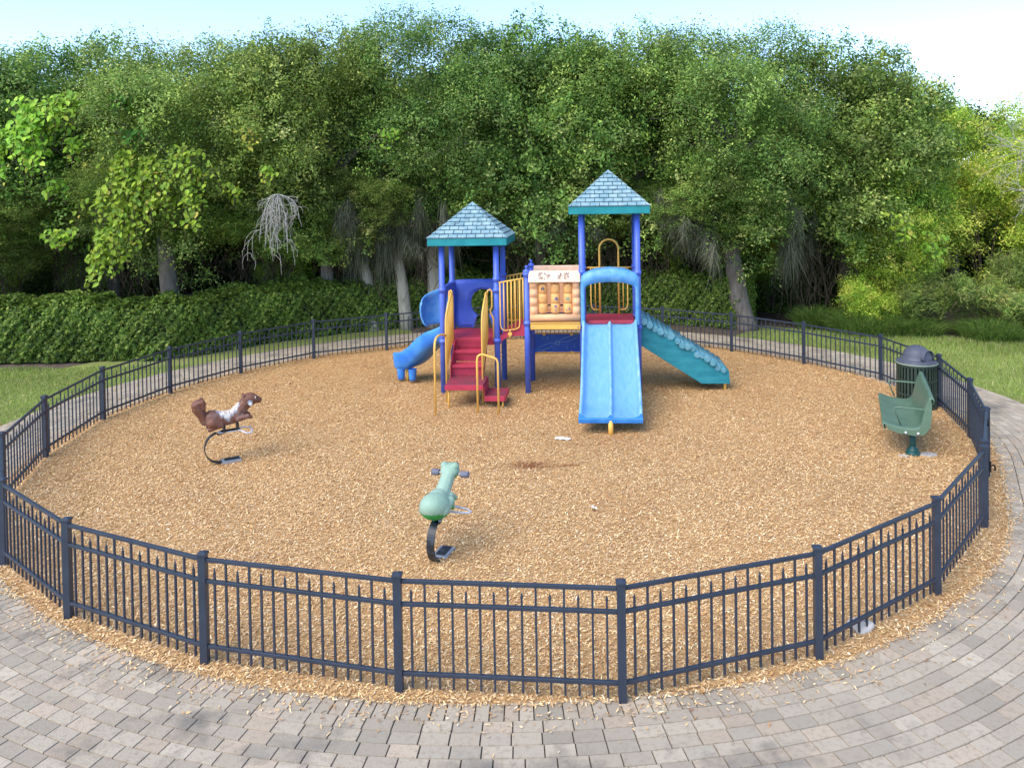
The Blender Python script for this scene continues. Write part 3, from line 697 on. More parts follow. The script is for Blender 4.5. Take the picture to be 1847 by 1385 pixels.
# under shell and end lip
lastr = rows[-1]; yE, zE = prof[-1].y, prof[-1].z
b.k = 2
b.prism([(yE, zE - .085), (yE - .03, zE - .075), (yE - .042, zE - .02), (yE - .035, zE + .004), (yE, zE - .002)], 'x', 3.17 - .505, 3.17 + .505)
lr_ = rows[-1]; b.add([(p[0], p[1] - .001, p[2]) for p in lr_], [tuple(range(len(lr_)))])
und = [[(q[0][0], q[0][1], q[0][2] - .001) for q in rows], [(q[-1][0], q[-1][1], q[-1][2] - .001) for q in rows]]
b.strip(und, False)
ds = b.build('double_slide', [M_slide, M_slide_rim, M_slide_edge], PS, recalc=True)
b = MB(); b.tube([(3.17, -2.50, -.02), (3.17, -2.50, .24)], .04, 14); b.build('support_pole', M_yel, ds)
# hood over the double slide
def hoodsec(y, grow):
    c = 3.22; pts = []
    o = [(-.55 - grow * .2, Z2 - .02), (-.55 - grow * .2, 1.9), (-.55 - grow * .2, 2.12), (-.535, 2.22), (-.48, 2.29), (-.28, 2.36 + grow * .3), (0, 2.385 + grow * .4)]
    o = o + [(-a, z) for a, z in reversed(o[:-1])]; return [(c + a, y, z) for a, z in o]
def hoodin(y):
    c = 3.22; o = [(-.470, Z2 - .02), (-.475, 1.85), (-.473, 1.98), (-.46, 2.035), (-.41, 2.075), (-.24, 2.12), (0, 2.135)]
    o = o + [(-a, z) for a, z in reversed(o[:-1])]; return [(c + a, y, z) for a, z in o]
b = MB(); b.strip([hoodin(.06), hoodin(-.16), hoodin(-.19), hoodsec(-.165, -.08), hoodsec(-.13, -.02), hoodsec(.05, .04), hoodsec(.065, .02), hoodin(.065)], True)
b.build('slide_hood', M_hood, ds, bevel=.0)
b = MB(); b.box((3.22, -.01, Z2 + .01), (.86, .10, .06)); b.build('slide_sill', M_red, ds, bevel=.01)

# rear railing with loop on the tall tower
b = MB(); y = DY + .02; r = .017
b.tube([(X3 + .05, y, 2.28), (X4 - .05, y, 2.28)], r, 10)
for s in (-1, 1):
    c = 3.225
    b.tube([(c + s * .37, y, 2.28), (c + s * .37, y, 1.55), (c + s * .355, y, 1.47), (c + s * .31, y, 1.43), (c + s * .19, y, 1.43)], r * .8, 10)
    b.tube([(c + s * .28, y, 2.28), (c + s * .28, y, 1.43)], r * .75, 8)
b.tube([(3.225 - .19, y - .02, Z2)] + [(3.225 - .19, y - .02, 2.0)] + [(q[0], y - .02, q[2]) for q in arc((3.225, 0, 2.66), .19, 180, 0, 16)] + [(3.225 + .19, y - .02, Z2)], .02, 12)
b.build('loop_railing', M_yel, PS)

# teal log climber on the right
b = MB(); cl0, cl1 = .14, .92
side = [(3.80, 1.36), (3.92, 1.36), (5.44, .40), (5.46, .155), (4.93, .155), (3.80, .88)]
b.prism([(x, z) for x, z in side], 'y', cl0, cl0 + .05); b.prism(side, 'y', cl1 - .05, cl1)
b.prism([(3.82, 1.33), (3.93, 1.33), (5.42, .38), (5.44, .30), (3.82, 1.26)], 'y', cl0 + .05, cl1 - .05)
b.prism([(5.40, .40), (5.455, .38), (5.455, .18), (5.40, .18)], 'y', cl0 + .051, cl1 - .051)
cb = b.build('climber', M_teal, PS, bevel=.006)
rg = random.Random(11); x, k = 3.86, 0
while x < 5.40:
    rad = rg.choice([.052, .060, .074, .064]); z = 1.385 - (x - 3.86) * (.965 / 1.54) + .01 * (k % 2) - (rad - .05) * .5
    if x < 3.95: z = 1.37
    stick = rg.choice([.015, .035, .065]); 
    l = MB(); y0 = cl0 - stick
    drop = rg.choice([.01, .03, .055])
    l.tube([(x, y0, z - drop), (x, y0 + .012, z - drop), (x, cl1 + .03, z)], [rad - .006, rad, rad - .004], 14)
    l.build('log_rung', M_tealtop, cb); x += rad * 1.62; k += 1
for yy in (.24, .80):
    b = MB(); b.tube([(5.38, yy, -.02), (5.38, yy, .25)], .026, 12); b.build('support_pole', M_yel, cb)

# ------------------------------------------------------------------ spring riders
def blob(name, parts, m, parent, vox=.010, smooth=6, colfn=None):
    """union of ellipsoids and capsules, remeshed into one smooth body"""
    bm = bmesh.new()
    for p in parts:
        if p[0] == 'e':
            _, c, rad, rot = p; r_ = bmesh.ops.create_icosphere(bm, subdivisions=3, radius=1)
            M = Matrix.Translation(c) @ Matrix.Rotation(rot, 4, 'Y') @ Matrix.Diagonal((*rad, 1)); bmesh.ops.transform(bm, matrix=M, verts=r_['verts'])
        else:
            _, a, bb, ra, rb = p; a = Vector(a); bb = Vector(bb)
            for t in np.linspace(0, 1, 9):
                r_ = bmesh.ops.create_icosphere(bm, subdivisions=2, radius=ra + (rb - ra) * t); bmesh.ops.translate(bm, verts=r_['verts'], vec=a.lerp(bb, t))
    me = bpy.data.meshes.new(name); bm.to_mesh(me); bm.free()
    o = bpy.data.objects.new(name, me); COL.objects.link(o)
    q = o.modifiers.new('r', 'REMESH'); q.mode = 'VOXEL'; q.voxel_size = vox; q.use_smooth_shade = True
    q = o.modifiers.new('s', 'SMOOTH'); q.factor = .6; q.iterations = smooth
    dg_ = bpy.context.evaluated_depsgraph_get(); me2 = bpy.data.meshes.new_from_object(o.evaluated_get(dg_)); me2.name = name
    o.modifiers.clear(); o.data = me2; me2.materials.clear()
    for mm in (m if isinstance(m, (list, tuple)) else [m]): me2.materials.append(mm)
    for pl in me2.polygons:
        pl.use_smooth = True
        if colfn: pl.material_index = colfn(pl.center, pl.normal)
    if parent: o.parent = parent
    return o
def band(b, pts, wd, th):
    P = [Vector(p) for p in pts]; rows = []
    for i, p in enumerate(P):
        t = (P[min(i + 1, len(P) - 1)] - P[max(i - 1, 0)]).normalized(); n = Vector((-t.z, 0, t.x))
        y = Vector((0, wd / 2, 0)); rows.append([p + y + n * th, p - y + n * th, p - y - n * th, p + y - n * th])
    b.strip(rows, False, close=True)
def rider_base(T, x_off, ztop, rb, footx, footz, lat):
    c = ztop / 2 + .02
    pts = [(x_off + .05, 0, .035)] + [(x_off - rb * math.sin(t), 0, c - (c - .03) * math.cos(t)) for t in np.linspace(0, PI * .93, 24)] + [(x_off - .02, 0, ztop - .02), (x_off + .06, 0, ztop - .002)]
    b = MB(); band(b, pts, .085, .006); b.build('spring', M_spring, T)
    b = MB(); b.box((x_off + .15, 0, .035), (.25, .16, .02)); b.box((x_off + .15, -.078, .02), (.26, .012, .05)); b.box((x_off + .15, .078, .02), (.26, .012, .05)); bp = b.build('base_plate', M_steel, T, bevel=.003)
    b = MB(); b.box((x_off + .16, 0, .052), (.2, .10, .012)); b.build('clamp', M_spring, bp, bevel=.002)
    b = MB(); r = .012; z = footz
    b.tube([(x_off - .02, -.035, ztop + .005), (footx - .08, -.035, z), (footx - .03, -.06, z), (footx, -lat + .04, z - .01), (footx + .03, -lat, z - .02), (footx + .09, -lat, z - .03), (footx + .12, -lat + .05, z - .02), (footx + .12, 0, z), (footx + .12, lat - .05, z - .02), (footx + .09, lat, z - .03), (footx + .03, lat, z - .02), (footx, lat - .04, z - .01), (footx - .03, .06, z), (footx - .08, .035, z), (x_off - .02, .035, ztop + .005)], r, 8)
    b.build('footrest', M_galv, T)

SQ = thing('spring_rider', 'brown squirrel shaped spring rider with worn white seat patch', 'spring rider', (-4.66, 11.25, 0), R(30))
rider_base(SQ, -.11, .45, .20, .20, .455, .17)
for x in (-.045, .135):
    b = MB(); b.box((x, 0, .53), (.03, .10, .16)); b.build('seat_support', M_spring, SQ, bevel=.003)
b = MB(); b.box((.04, 0, .462), (.26, .09, .02)); b.build('mounting_bar', M_spring, SQ)
def sqcol(c, n):
    # bare seat patch: jagged diamond on the back
    u = c.x + .01; 
    if abs(c.y) < .14 and n.z > -.15 and c.z > .6 and abs(u) < .17:
        side = 0.755 - c.z                     # distance below the saddle
        jag = .016 * math.sin(c.x * 120) + .01 * math.sin(c.x * 61 + 1)
        lim = .145 - abs(u) * 1.1
        if side < lim + jag - .035: return 1
        if side < lim + jag + .0: return 2
    return 0
body = blob('body', [
    ('e', (-.20, 0, .665), (.135, .115, .125), .2), ('c', (-.20, 0, .66), (.12, 0, .66), .11, .095), ('e', (.02, 0, .63), (.17, .10, .085), 0),
    ('c', (.10, 0, .67), (.28, 0, .85), .105, .09), ('e', (.31, 0, .875), (.125, .10, .092), .1), ('c', (.36, 0, .87), (.44, 0, .845), .072, .045),
    ('c', (-.21, -.085, .62), (-.10, -.095, .58), .075, .05), ('c', (-.12, -.095, .575), (-.25, -.10, .535), .042, .03),
    ('c', (-.21, .085, .62), (-.10, .095, .58), .075, .05), ('c', (-.12, .095, .575), (-.25, .10, .535), .042, .03),
    ('c', (.14, -.08, .63), (.27, -.095, .655), .048, .036), ('c', (.27, -.095, .655), (.31, -.09, .635), .034, .028),
    ('c', (.14, .08, .63), (.27, .095, .655), .048, .036), ('c', (.27, .095, .655), (.31, .09, .635), .034, .028),
    ('e', (.225, -.06, .945), (.022, .014, .018), 0), ('e', (.225, .06, .945), (.022, .014, .018), 0)], [M_brown, M_white, M_grayp], SQ, .0085, 4, sqcol)
tail = blob('tail', [('c', (-.30, 0, .64), (-.335, 0, .74), .06, .065), ('c', (-.335, 0, .74), (-.385, 0, .84), .066, .085), ('e', (-.375, 0, .885), (.10, .085, .085), 0),
    ('c', (-.30, -.05, .66), (-.36, -.06, .80), .03, .035), ('c', (-.36, -.06, .80), (-.42, -.065, .90), .035, .035), ('c', (-.42, -.06, .90), (-.33, -.07, .945), .032, .03), ('c', (-.33, -.075, .93), (-.31, -.07, .84), .03, .025),
    ('c', (-.30, .05, .66), (-.36, .06, .80), .03, .035), ('c', (-.36, .06, .80), (-.42, .065, .90), .035, .035), ('c', (-.42, .06, .90), (-.33, .07, .945), .032, .03)], M_brown, SQ, .009, 3)
for s in (-1, 1):
    e = blob('eye', [('e', (.385, s * .074, .905), (.018, .010, .022), 0)], M_white, SQ, .004, 1)
    blob('pupil', [('e', (.393, s * .081, .907), (.011, .006, .014), 0)], M_dark, e, .003, 1)
b = MB(); b.tube([(.30, -.19, .835), (.30, .19, .835)], .012, 10); hb = b.build('handlebar', M_galv, SQ)
for s in (-1, 1):
    b = MB(); b.tube([(.30, s * .09, .845), (.30, s * .112, .845)], .036, 16); b.build('handle_socket', M_steel, hb)
    b = MB(); b.tube([(.30, s * .12, .835), (.30, s * .15, .835)], .024, 12); b.build('grip', M_galv, hb)

FR = thing('spring_rider', 'faded green frog shaped spring rider with grey hand grips, seen from behind', 'spring rider', (-1.17, 8.20, 0), R(74))
rider_base(FR, -.10, .43, .17, .16, .44, .24)
b = MB(); b.box((.0, 0, .455), (.22, .09, .03)); b.build('mounting_bar', M_spring, FR)
def frcol(c, n):
    return 1 if (n.z < -.35 or c.z < .50 + .02 * math.sin(c.x * 23)) else 0
blob('body', [('e', (-.14, .0, .60), (.20, .155, .14), .25), ('e', (-.02, .01, .62), (.17, .115, .11), .5), ('c', (.04, 0, .66), (.23, 0, .80), .085, .078),
    ('e', (.27, 0, .83), (.115, .105, .075), -.2), ('c', (.30, 0, .80), (.36, 0, .79), .08, .06),
    ('e', (.26, -.062, .885), (.045, .043, .042), 0), ('e', (.26, .062, .885), (.045, .043, .042), 0),
    ('c', (-.17, -.105, .57), (.0, -.115, .61), .062, .05), ('c', (.0, -.12, .60), (.04, -.115, .53), .04, .03), ('c', (-.17, .105, .57), (.0, .115, .61), .062, .05), ('c', (.0, .12, .60), (.04, .115, .53), .04, .03),
    ('c', (.08, -.08, .64), (.17, -.10, .58), .038, .028), ('c', (.08, .08, .64), (.17, .10, .58), .038, .028)], [M_frog, M_froglow], FR, .0085, 4, frcol)
for s in (-1, 1):
    blob('eye', [('e', (.297, s * .066, .895), (.014, .022, .022), 0)], M_dark, FR, .004, 1)
b = MB(); b.tube([(.27, -.215, .80), (.27, .215, .80)], .013, 10); hb = b.build('handlebar', M_galv, FR)
for s in (-1, 1):
    b = MB(); b.tube([(.27, s * .125, .80), (.27, s * .215, .80)], .034, 14); b.build('grip', M_grip, hb, bevel=.005)

# ------------------------------------------------------------------ bench
BA = math.atan2(1.74, .67)
BN = thing('bench', 'green perforated contour bench on a single round pedestal facing the play area', 'bench', (5.16, 11.10, 0), BA)
# local: x along the bench (away from camera), y to the LEFT of travel = seat front
prof = [(.375, .455), (.37, .468), (.34, .465), (.24, .435), (.12, .415), (.0, .41), (-.08, .43), (-.13, .49), (-.155, .60), (-.19, .74), (-.225, .845), (-.24, .865), (-.26, .862)]
pp = smoothpath([(0, y, z) for y, z in prof], 3); x0, x1 = -.16, 1.55
def sh(x): # end skirts turn down
    return 0
rows = []
xsn = [x0, x0 + .015] + list(np.linspace(x0 + .06, x1 - .06, 12)) + [x1 - .015, x1]
for k, x in enumerate(xsn):
    rows.append([(x, p.y + .02, p.z - (.012 if k in (0, len(xsn) - 1) else 0)) for p in pp])
b = MB(); b.strip(rows, True); seat = b.build('seat', M_bench, BN, solid=.018)
# end plates (the deep flared skirt)
for x in (x0 - .004, x1 + .004):
    pts = [(p.y + .02, p.z) for p in pp][2:-2]; low = [(-.235, .80), (-.235, .62), (-.215, .46), (-.15, .355), (-.02, .325), (.2, .345), (.33, .39), (.355, .45)]
    b = MB(); b.prism([(p[0], p[1]) for p in pts] + low, 'x', x - .009, x + .009); b.build('end_plate', M_bench, seat, bevel=.004)
b = MB(); rows = [[(x, .39, .455), (x, .385, .40), (x, .36, .385)] for x in (x0, x1)]; b.strip(rows, True)
rows = [[(x, -.24, .865), (x, -.265, .84), (x, -.255, .78)] for x in (x0, x1)]; b.strip(rows, True); b.build('seat_edge', M_bench, seat, solid=.012)
for x in (x0 + .05, x1 - .05):
    b = MB(); b.tube([(x, -.19, .66), (x, -.17, .69), (x, .20, .70), (x, .235, .69), (x, .245, .66), (x, .16, .45)], .011, 8); b.build('armrest', M_bench, BN)
for y in (-.06, .10):
    b = MB(); b.lathe([(.018, 0), (.018, .006), (.008, .012), (.001, .012)], (0, 0, 0), 12); b.v = [(x0 - .015 - v[2], y + v[0], .365 + v[1]) for v in b.v]; b.build('bolt', M_galv, seat)
for x in (.0, 1.35):
    b = MB(); b.tube([(x, 0, .0), (x, 0, .40)], .042, 18); b.lathe([(.095, .0), (.10, .02), (.098, .045), (.08, .055), (.085, .07), (.08, .085), (.055, .11), (.043, .13)], (x, 0, 0), 20); b.build('pedestal', M_benchleg, BN)
for (x, y, r) in ((5.36, 11.06, .13), (4.99, 11.02, .08), (5.62, 12.3, .14)):
    rg = random.Random(int(x * 10)); b = MB(); n = 11; pts = [(x + r * math.cos(2 * PI * k / n) * rg.uniform(.7, 1.2), y + .7 * r * math.sin(2 * PI * k / n) * rg.uniform(.7, 1.2)) for k in range(n)]
    b.prism(pts, 'z', -.02, .028); tag(b.build('concrete_footing', M_conc, None, bevel=.01), {.13: 'pale concrete patch in the wood chips just right of the bench pedestal', .08: 'small pale concrete patch in the wood chips left of the bench pedestal', .14: 'concrete patch under the far end of the green bench'}[r], 'concrete')

# ------------------------------------------------------------------ litter bin
LB = thing('litter_bin', 'dark green slatted litter bin with grey dome lid beside the fence', 'trash can', (6.36, 13.52, 0), R(-65))
rb, hb_ = .32, .76
b = MB()
for k in range(34):
    a = 2 * PI * k / 34; w_ = .040; Mz = Matrix.Rotation(a, 3, 'Z')
    b.box(Mz @ Vector((rb, 0, .40)), (.006, w_ if k % 2 else w_ * .8, .70), Mz)
body = b.build('slatted_body', M_bin, LB)
for z in (.05, .26, .50, .745):
    b = MB(); b.lathe([(rb + .003, -.016), (rb + .008, -.016), (rb + .008, .016), (rb + .003, .016), (rb + .003, -.016)], (0, 0, z), 48, False); b.build('hoop', M_bin, body)
b = MB(); b.tube([(rb * 1.03 * math.cos(t), rb * 1.03 * math.sin(t), .775) for t in [2 * PI * k / 48 for k in range(48)]], .014, 8, closed=True); b.build('rim', M_binrim, LB)
b = MB(); b.lathe([(.001, .06), (rb - .03, .06), (rb - .03, .76)], (0, 0, 0), 32); b.build('liner', M_dark, LB)
b = MB(); b.lathe([(rb + .002, .775), (rb + .005, .81), (rb - .015, .825), (rb - .07, .835), (rb - .085, .84), (rb - .095, .90), (rb - .12, .97), (rb - .17, 1.03), (.08, 1.065), (.001, 1.075)], (0, 0, 0), 40); lid = b.build('lid', M_lid, LB)
# protruding opening hood with flap
rows = []
for i in range(9):
    t = i / 8; row = []
    for k in range(15):
        a = PI * k / 14; ww = .125; row.append((.10 + .155 * t, ww * math.cos(a), .845 + (.185 - .015 * t) * math.sin(a) ** .7 if 0 < k < 14 else .842))
    rows.append(row)
b = MB(); b.strip(rows, True); op = b.build('lid_opening', M_lid, lid, solid=.014)
b = MB(); pts = [(.112 * math.cos(PI * k / 14), .845 + .155 * math.sin(PI * k / 14)) for k in range(15)]
b.prism(pts, 'x', .215, .225); o = b.build('flap', mat('flap_grey', (.10, .11, .15), (.14, .15, .19), 5, .5), op)

# ------------------------------------------------------------------ small things on the ground
def rock(name, loc, rad, seed, m, label, cat):
    rg = random.Random(seed); bm = bmesh.new(); bmesh.ops.create_icosphere(bm, subdivisions=3, radius=1)
    ph = [Vector((rg.uniform(-1, 1), rg.uniform(-1, 1), rg.uniform(-1, 1))) for _ in range(7)]
    for v in bm.verts:
        k = 1 + sum(.10 * math.sin(v.co.dot(p) * 3.5 + i) for i, p in enumerate(ph)); v.co = Vector((v.co.x * rad[0] * k, v.co.y * rad[1] * k, v.co.z * rad[2] * k))
    me = bpy.data.meshes.new(name); bm.to_mesh(me); bm.free(); me.materials.append(m); o = bpy.data.objects.new(name, me); COL.objects.link(o); o.location = loc; return tag(o, label, cat)
rock('stone', (2.68, 6.72, .04), (.10, .08, .07), 3, M_conc, 'pale grey stone in the wood chips under the front right fence', 'stone')
rg = random.Random(2)
def scrap(x, y, l, w_, seed, label):
    rg = random.Random(seed); rows = []
    for i in range(7):
        t = i / 6 - .5; rows.append([(x + t * l, y + (j / 3 - .5) * w_ * (1 - abs(t)) + .02 * math.sin(i), .03 + rg.uniform(0, .025)) for j in range(4)])
    b = MB(); b.strip(rows, False); tag(b.build('paper_scrap', mat('white_paper', (.75, .73, .7), (.6, .57, .53), 20, .8), None, solid=.004), label, 'litter')
scrap(.187, 11.985, .24, .12, 1, 'crumpled white paper scrap on the wood chips in front of the double slide')
scrap(.50, 9.35, .08, .06, 2, 'small whitish scrap in the middle of the open wood chips')

# ------------------------------------------------------------------ vegetation
def tree_wood(name, segs, m, parent, n=10):
    b = MB()
    for pts, r0, r1 in segs:
        P = smoothpath(pts, 4); N = len(P); b.tube(P, [r0 + (r1 - r0) * (i / (N - 1)) ** .8 for i in range(N)], n)
    return b.build(name, m, parent, recalc=False)
OAK = [(.12, .215, .045), (.165, .27, .055), (.24, .34, .085), (.36, .42, .15), (.06, .12, .03)]
def crown_mesh(seed, rx, ry, rz, nl, leaf, cols, wts, per=46, lobr=(.75, 1.35), clump=.26, asp=.5):
    rng = np.random.default_rng(seed)
    u = rng.standard_normal((nl, 3)); u /= np.linalg.norm(u, axis=1, keepdims=True)
    lob = u * np.array([rx, ry, rz]) * (.45 + .5 * rng.random((nl, 1)) ** .5)
    lr = rng.uniform(lobr[0], lobr[1], nl); CL = []; TN = []; TC = []
    for i in range(nl):
        k = int(62 * lr[i] ** 2); d = rng.standard_normal((k, 3)); d /= np.linalg.norm(d, axis=1, keepdims=True)
        d[:, 2] = np.abs(d[:, 2]) * np.where(rng.random(k) < .75, 1, -1); rad = lr[i] * (.62 + .42 * rng.random((k, 1)))
        CL.append(lob[i] + d * rad * np.array([1, 1, .8])); TN.append(d); TC.append(np.full(k, rng.random()))
    CL = np.concatenate(CL); TN = np.concatenate(TN); TC = np.concatenate(TC)
    nC = len(CL); dirv = TN + rng.standard_normal((nC, 3)) * .5; dirv[:, 2] += .15; dirv /= np.linalg.norm(dirv, axis=1, keepdims=True)
    idx = np.repeat(np.arange(nC), per); n = len(idx); t = rng.random((n, 1)) - .35
    C = CL[idx] + dirv[idx] * t * clump * 2.0 + rng.standard_normal((n, 3)) * clump * .42
    V, F = leaf_quads(rng, C, leaf, asp, nrm=TN[idx] * .8 + np.array([0, 0, .5]), spread=.75)
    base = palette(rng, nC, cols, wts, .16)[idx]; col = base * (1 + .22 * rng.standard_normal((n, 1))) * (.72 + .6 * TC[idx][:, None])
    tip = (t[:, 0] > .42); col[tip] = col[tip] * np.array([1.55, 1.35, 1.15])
    return V, F, np.clip(col, .006, .8)
CR = {}
def crown_data(key):
    if key in CR: return CR[key]
    k, s = key
    if k == 'oak': a = crown_mesh(s, 2.7, 2.2, 3.1, 34, (.085, .07, .098)[s], OAK, [.3, .3, .2, .08, .12])
    if k == 'dark': a = crown_mesh(s, 2.9, 1.8, 3.0, 30, .11, [(.03, .065, .018), (.05, .10, .025), (.075, .13, .03)], None, per=30)  # deep shade of the back wood put into dark leaf colours
    if k == 'light': a = crown_mesh(s, 2.0, 1.6, 2.1, 26, .10, [(.30, .47, .055), (.40, .55, .07), (.20, .36, .05), (.50, .56, .10), (.52, .48, .12)], [.3, .25, .25, .12, .08], per=40, lobr=(.5, 1.0), asp=.32)
    if k == 'feather': a = crown_mesh(s, 1.1, .9, .85, 16, .13, [(.15, .24, .05), (.21, .28, .07), (.10, .18, .035), (.28, .30, .10)], None, per=50, lobr=(.3, .6), clump=.2, asp=.14)
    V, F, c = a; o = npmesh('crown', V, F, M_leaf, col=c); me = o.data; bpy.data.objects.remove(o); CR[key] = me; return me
def put_crown(key, parent, loc, rz, sc):
    o = bpy.data.objects.new('crown', crown_data(key)); COL.objects.link(o); o.parent = parent; o.location = loc; o.rotation_euler = (0, 0, rz); o.scale = sc; return o
def moss(parent, spots, seed):
    rng = np.random.default_rng(seed); Vs = []; 
    for (x, y, z, w_, ln, cnt) in spots:
        n = cnt * 2; nt_ = max(3, int(cnt / 45)); tx = x + rng.standard_normal(nt_) * w_; ty = y + rng.standard_normal(nt_) * w_ * .8; tz = z + rng.standard_normal(nt_) * .35; tl = ln * (.25 + .75 * rng.random(nt_) ** 1.5)
        g = rng.integers(0, nt_, n); px = tx[g] + rng.standard_normal(n) * .05; py = ty[g] + rng.standard_normal(n) * .05; pz = tz[g] + rng.standard_normal(n) * .12
        L = tl[g] * (.3 + .7 * rng.random(n)); a = rng.random(n) * PI; wv = np.c_[np.cos(a), np.sin(a), 0 * a] * (.004 + .006 * rng.random((n, 1)))
        p = np.c_[px, py, pz]; d = rng.standard_normal((n, 2)) * .06
        for s in range(3):
            q = p + np.c_[d * (1 + .5 * rng.standard_normal((n, 2))), -L / 3]
            w0 = wv * (1 - s * .28); w1 = wv * (1 - (s + 1) * .28); Vs.append(np.stack([p - w0, p + w0, q + w1, q - w1], 1)); p = q
    V = np.concatenate(Vs).reshape(-1, 3); n = len(V) // 4
    col = palette(rng, n, [(.15, .155, .105), (.21, .21, .15), (.10, .11, .07)], None, .2)
    npmesh('moss', V, np.arange(4 * n).reshape(-1, 4), M_moss, parent, col=col)
def oak(x, y, zc, s, rz, seed, label, trunk=None, group=None, key='oak', name='oak_tree', ms=None, tm=None, extra=None):
    t = thing(name, label, 'tree', (x, y, 0), 0, group)
    rg = random.Random(seed); segs = trunk or [([(0, 0, -.05), (.05, 0, 1.0), (0, .05, 2.2), (.1, .1, zc)], .24, .13)]
    tw = tree_wood('trunk', segs, tm or M_bark, t, 12)
    b = MB(); base = Vector(segs[0][0][-1])
    for k in range(9):
        a = 2 * PI * k / 9 + rg.random(); L = rg.uniform(1.3, 2.3) * s[0]; z0 = rg.uniform(-1.6, .2) + zc
        P = smoothpath([(base.x * .5, base.y * .5, max(1.7, z0 - .4)), (L * .45 * math.cos(a), L * .45 * math.sin(a), z0 + .3), (L * math.cos(a), L * math.sin(a), z0 + rg.uniform(.4, 1.2))], 4)
        b.tube(P, [.09 - .07 * i / (len(P) - 1) for i in range(len(P))], 7)
    b.build('limbs', tm or M_bark, t, recalc=False)
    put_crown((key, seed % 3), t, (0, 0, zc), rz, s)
    if extra:
        for (q, l2, r2, s2) in extra: put_crown(q, t, l2, r2, s2)
    if key == 'oak' and tm is None:
        r2_ = random.Random(seed * 7 + int(x))
        for q in range(2):
            a_ = r2_.uniform(-2.6, -.5); put_crown((key, (seed + q + 1) % 3), t, (1.5 * math.cos(a_), .5 + .7 * math.sin(a_), 3.35 + r2_.uniform(-.25, .35)), r2_.uniform(0, 6), (.62 * s[0], .6, .36))
    if ms: moss(t, ms, seed)
    return t
# front row of oaks behind the hedge
oak(-15.6, 20.6, 4.9, (1.05, .95, .98), .4, 0, 'dense dark oak at the far left edge, draped with yellow-green vine')
oak(-9.85, 21.2, 5.2, (1.12, 1.0, 1.0), 2.1, 1, 'leafy oak at the left with its straight grey trunk showing above the hedge', trunk=[([(.10, -.9, -.05), (.10, -.95, .9), (-.02, -.9, 2.0), (-.2, -.6, 3.2), (-.2, 0, 4.6)], .27, .16)])
oak(-12.9, 23.2, 5.0, (1.0, 1, 1.05), 4.0, 2, 'shaded oak standing between the far left oak and the grey trunked oak', group=None)
oak(-6.2, 21.9, 5.3, (1.0, .95, 1.0), 1.0, 0, 'oak with hanging moss behind the dead white branch', ms=[(.9, -1.2, 3.6, .25, 1.4, 300)])
oak(-3.4, 22.6, 5.9, (1.05, 1.0, 1.0), 5.2, 1, 'oak with pale leaning mossy trunks left of the low play tower', tm=M_barkpale,
    trunk=[([(-1.5, -.6, -.05), (-1.75, -.5, 1.6), (-2.2, -.4, 3.2), (-2.5, -.2, 4.4)], .20, .10), ([(-.6, -.5, -.05), (-.8, -.5, 1.8), (-1.25, -.4, 3.4), (-1.4, 0, 5)], .19, .1), ([(.2, -.3, -.05), (.1, -.2, 2), (-.3, 0, 4.8)], .26, .12), ([(-.1, .1, -.05), (.3, .1, 2.2), (.7, 0, 4.8)], .2, .1)],
    ms=[(-1.9, -.85, 3.2, .22, 1.9, 900), (-1.1, -.8, 3.0, .22, 1.8, 800), (.1, -.7, 3.0, .5, 1.7, 900), (-.4, -.9, 2.6, .2, 1.2, 300)])
oak(-.2, 22.9, 5.3, (1.05, 1.0, 1.05), 3.3, 2, 'bright green oak directly behind the gap between the two play towers', ms=[(-.6, -1.4, 3.0, .5, 1.2, 300)])
oak(2.6, 22.8, 5.3, (1.0, 1.0, 1.0), .2, 0, 'moss hung oak directly behind the tall play tower', ms=[(1.2, -1.6, 3.0, .6, 1.4, 800), (-1.6, -1.2, 3.0, .5, 1.2, 500)])
oak(5.35, 21.5, 5.35, (1.12, 1.05, 1.0), 1.7, 1, 'large oak with forked trunk at the right end of the hedge', trunk=[([(.05, -.3, -.05), (-.12, -.25, .6), (-.28, -.2, 1.7), (-.38, -.1, 3.0), (-.3, 0, 4.8)], .31, .17), ([(-.32, -.2, 2.1), (.1, -.35, 2.45), (.8, -.5, 2.7), (1.6, -.4, 3.3)], .15, .08)],
    ms=[(-1.5, -1.0, 2.9, .5, 1.2, 600), (1.15, -1.0, 2.9, .18, 1.6, 300)])
oak(8.6, 22.6, 4.9, (.95, .95, .95), 2.9, 2, 'dull green oak between the fork trunked oak and the sunlit thicket', ms=[(-1.2, -1.2, 2.6, .3, 1.0, 200)])
# back row of woodland
for i, (x, y, z, sc) in enumerate([(-19, 26, 4.4, 1.2), (-15, 27.5, 4.2, 1.25), (-11, 28, 4.3, 1.3), (-7.2, 28, 4.2, 1.3), (-3.4, 28.5, 4.4, 1.3), (.4, 28.5, 4.3, 1.3), (4.2, 28.5, 4.2, 1.3), (8, 28, 3.9, 1.2), (11.6, 29, 3.2, 1.1), (15.5, 30, 3.4, 1.1)]):
    t = oak(x, y, z, (sc, 1.1, sc), i * 1.3, i, 'dark background tree ' + ['beyond the far left edge oak', 'behind the far left oak', 'behind the grey trunked oak', 'behind the dead white branch', 'behind the pale leaning trunks', 'behind the gap between the two play towers', 'behind the tall play tower', 'behind the fork trunked oak', 'behind the dull green oak', 'behind the sunlit thicket'][i], key='dark', name='background_tree', group='dark trees behind the front row of oaks')
rng = np.random.default_rng(77); n = 150000
Cw = np.c_[rng.uniform(-34, 30, n), 31.5 + rng.random(n) * 2.5, rng.uniform(0, 1, n) ** 1.1 * 4.6]; Cw[:, 1] += 1.2 * np.sin(Cw[:, 0] * .9)
V, F = leaf_quads(rng, Cw, .30, .6, nrm=np.array([0, -1.0, .4]), spread=.7)
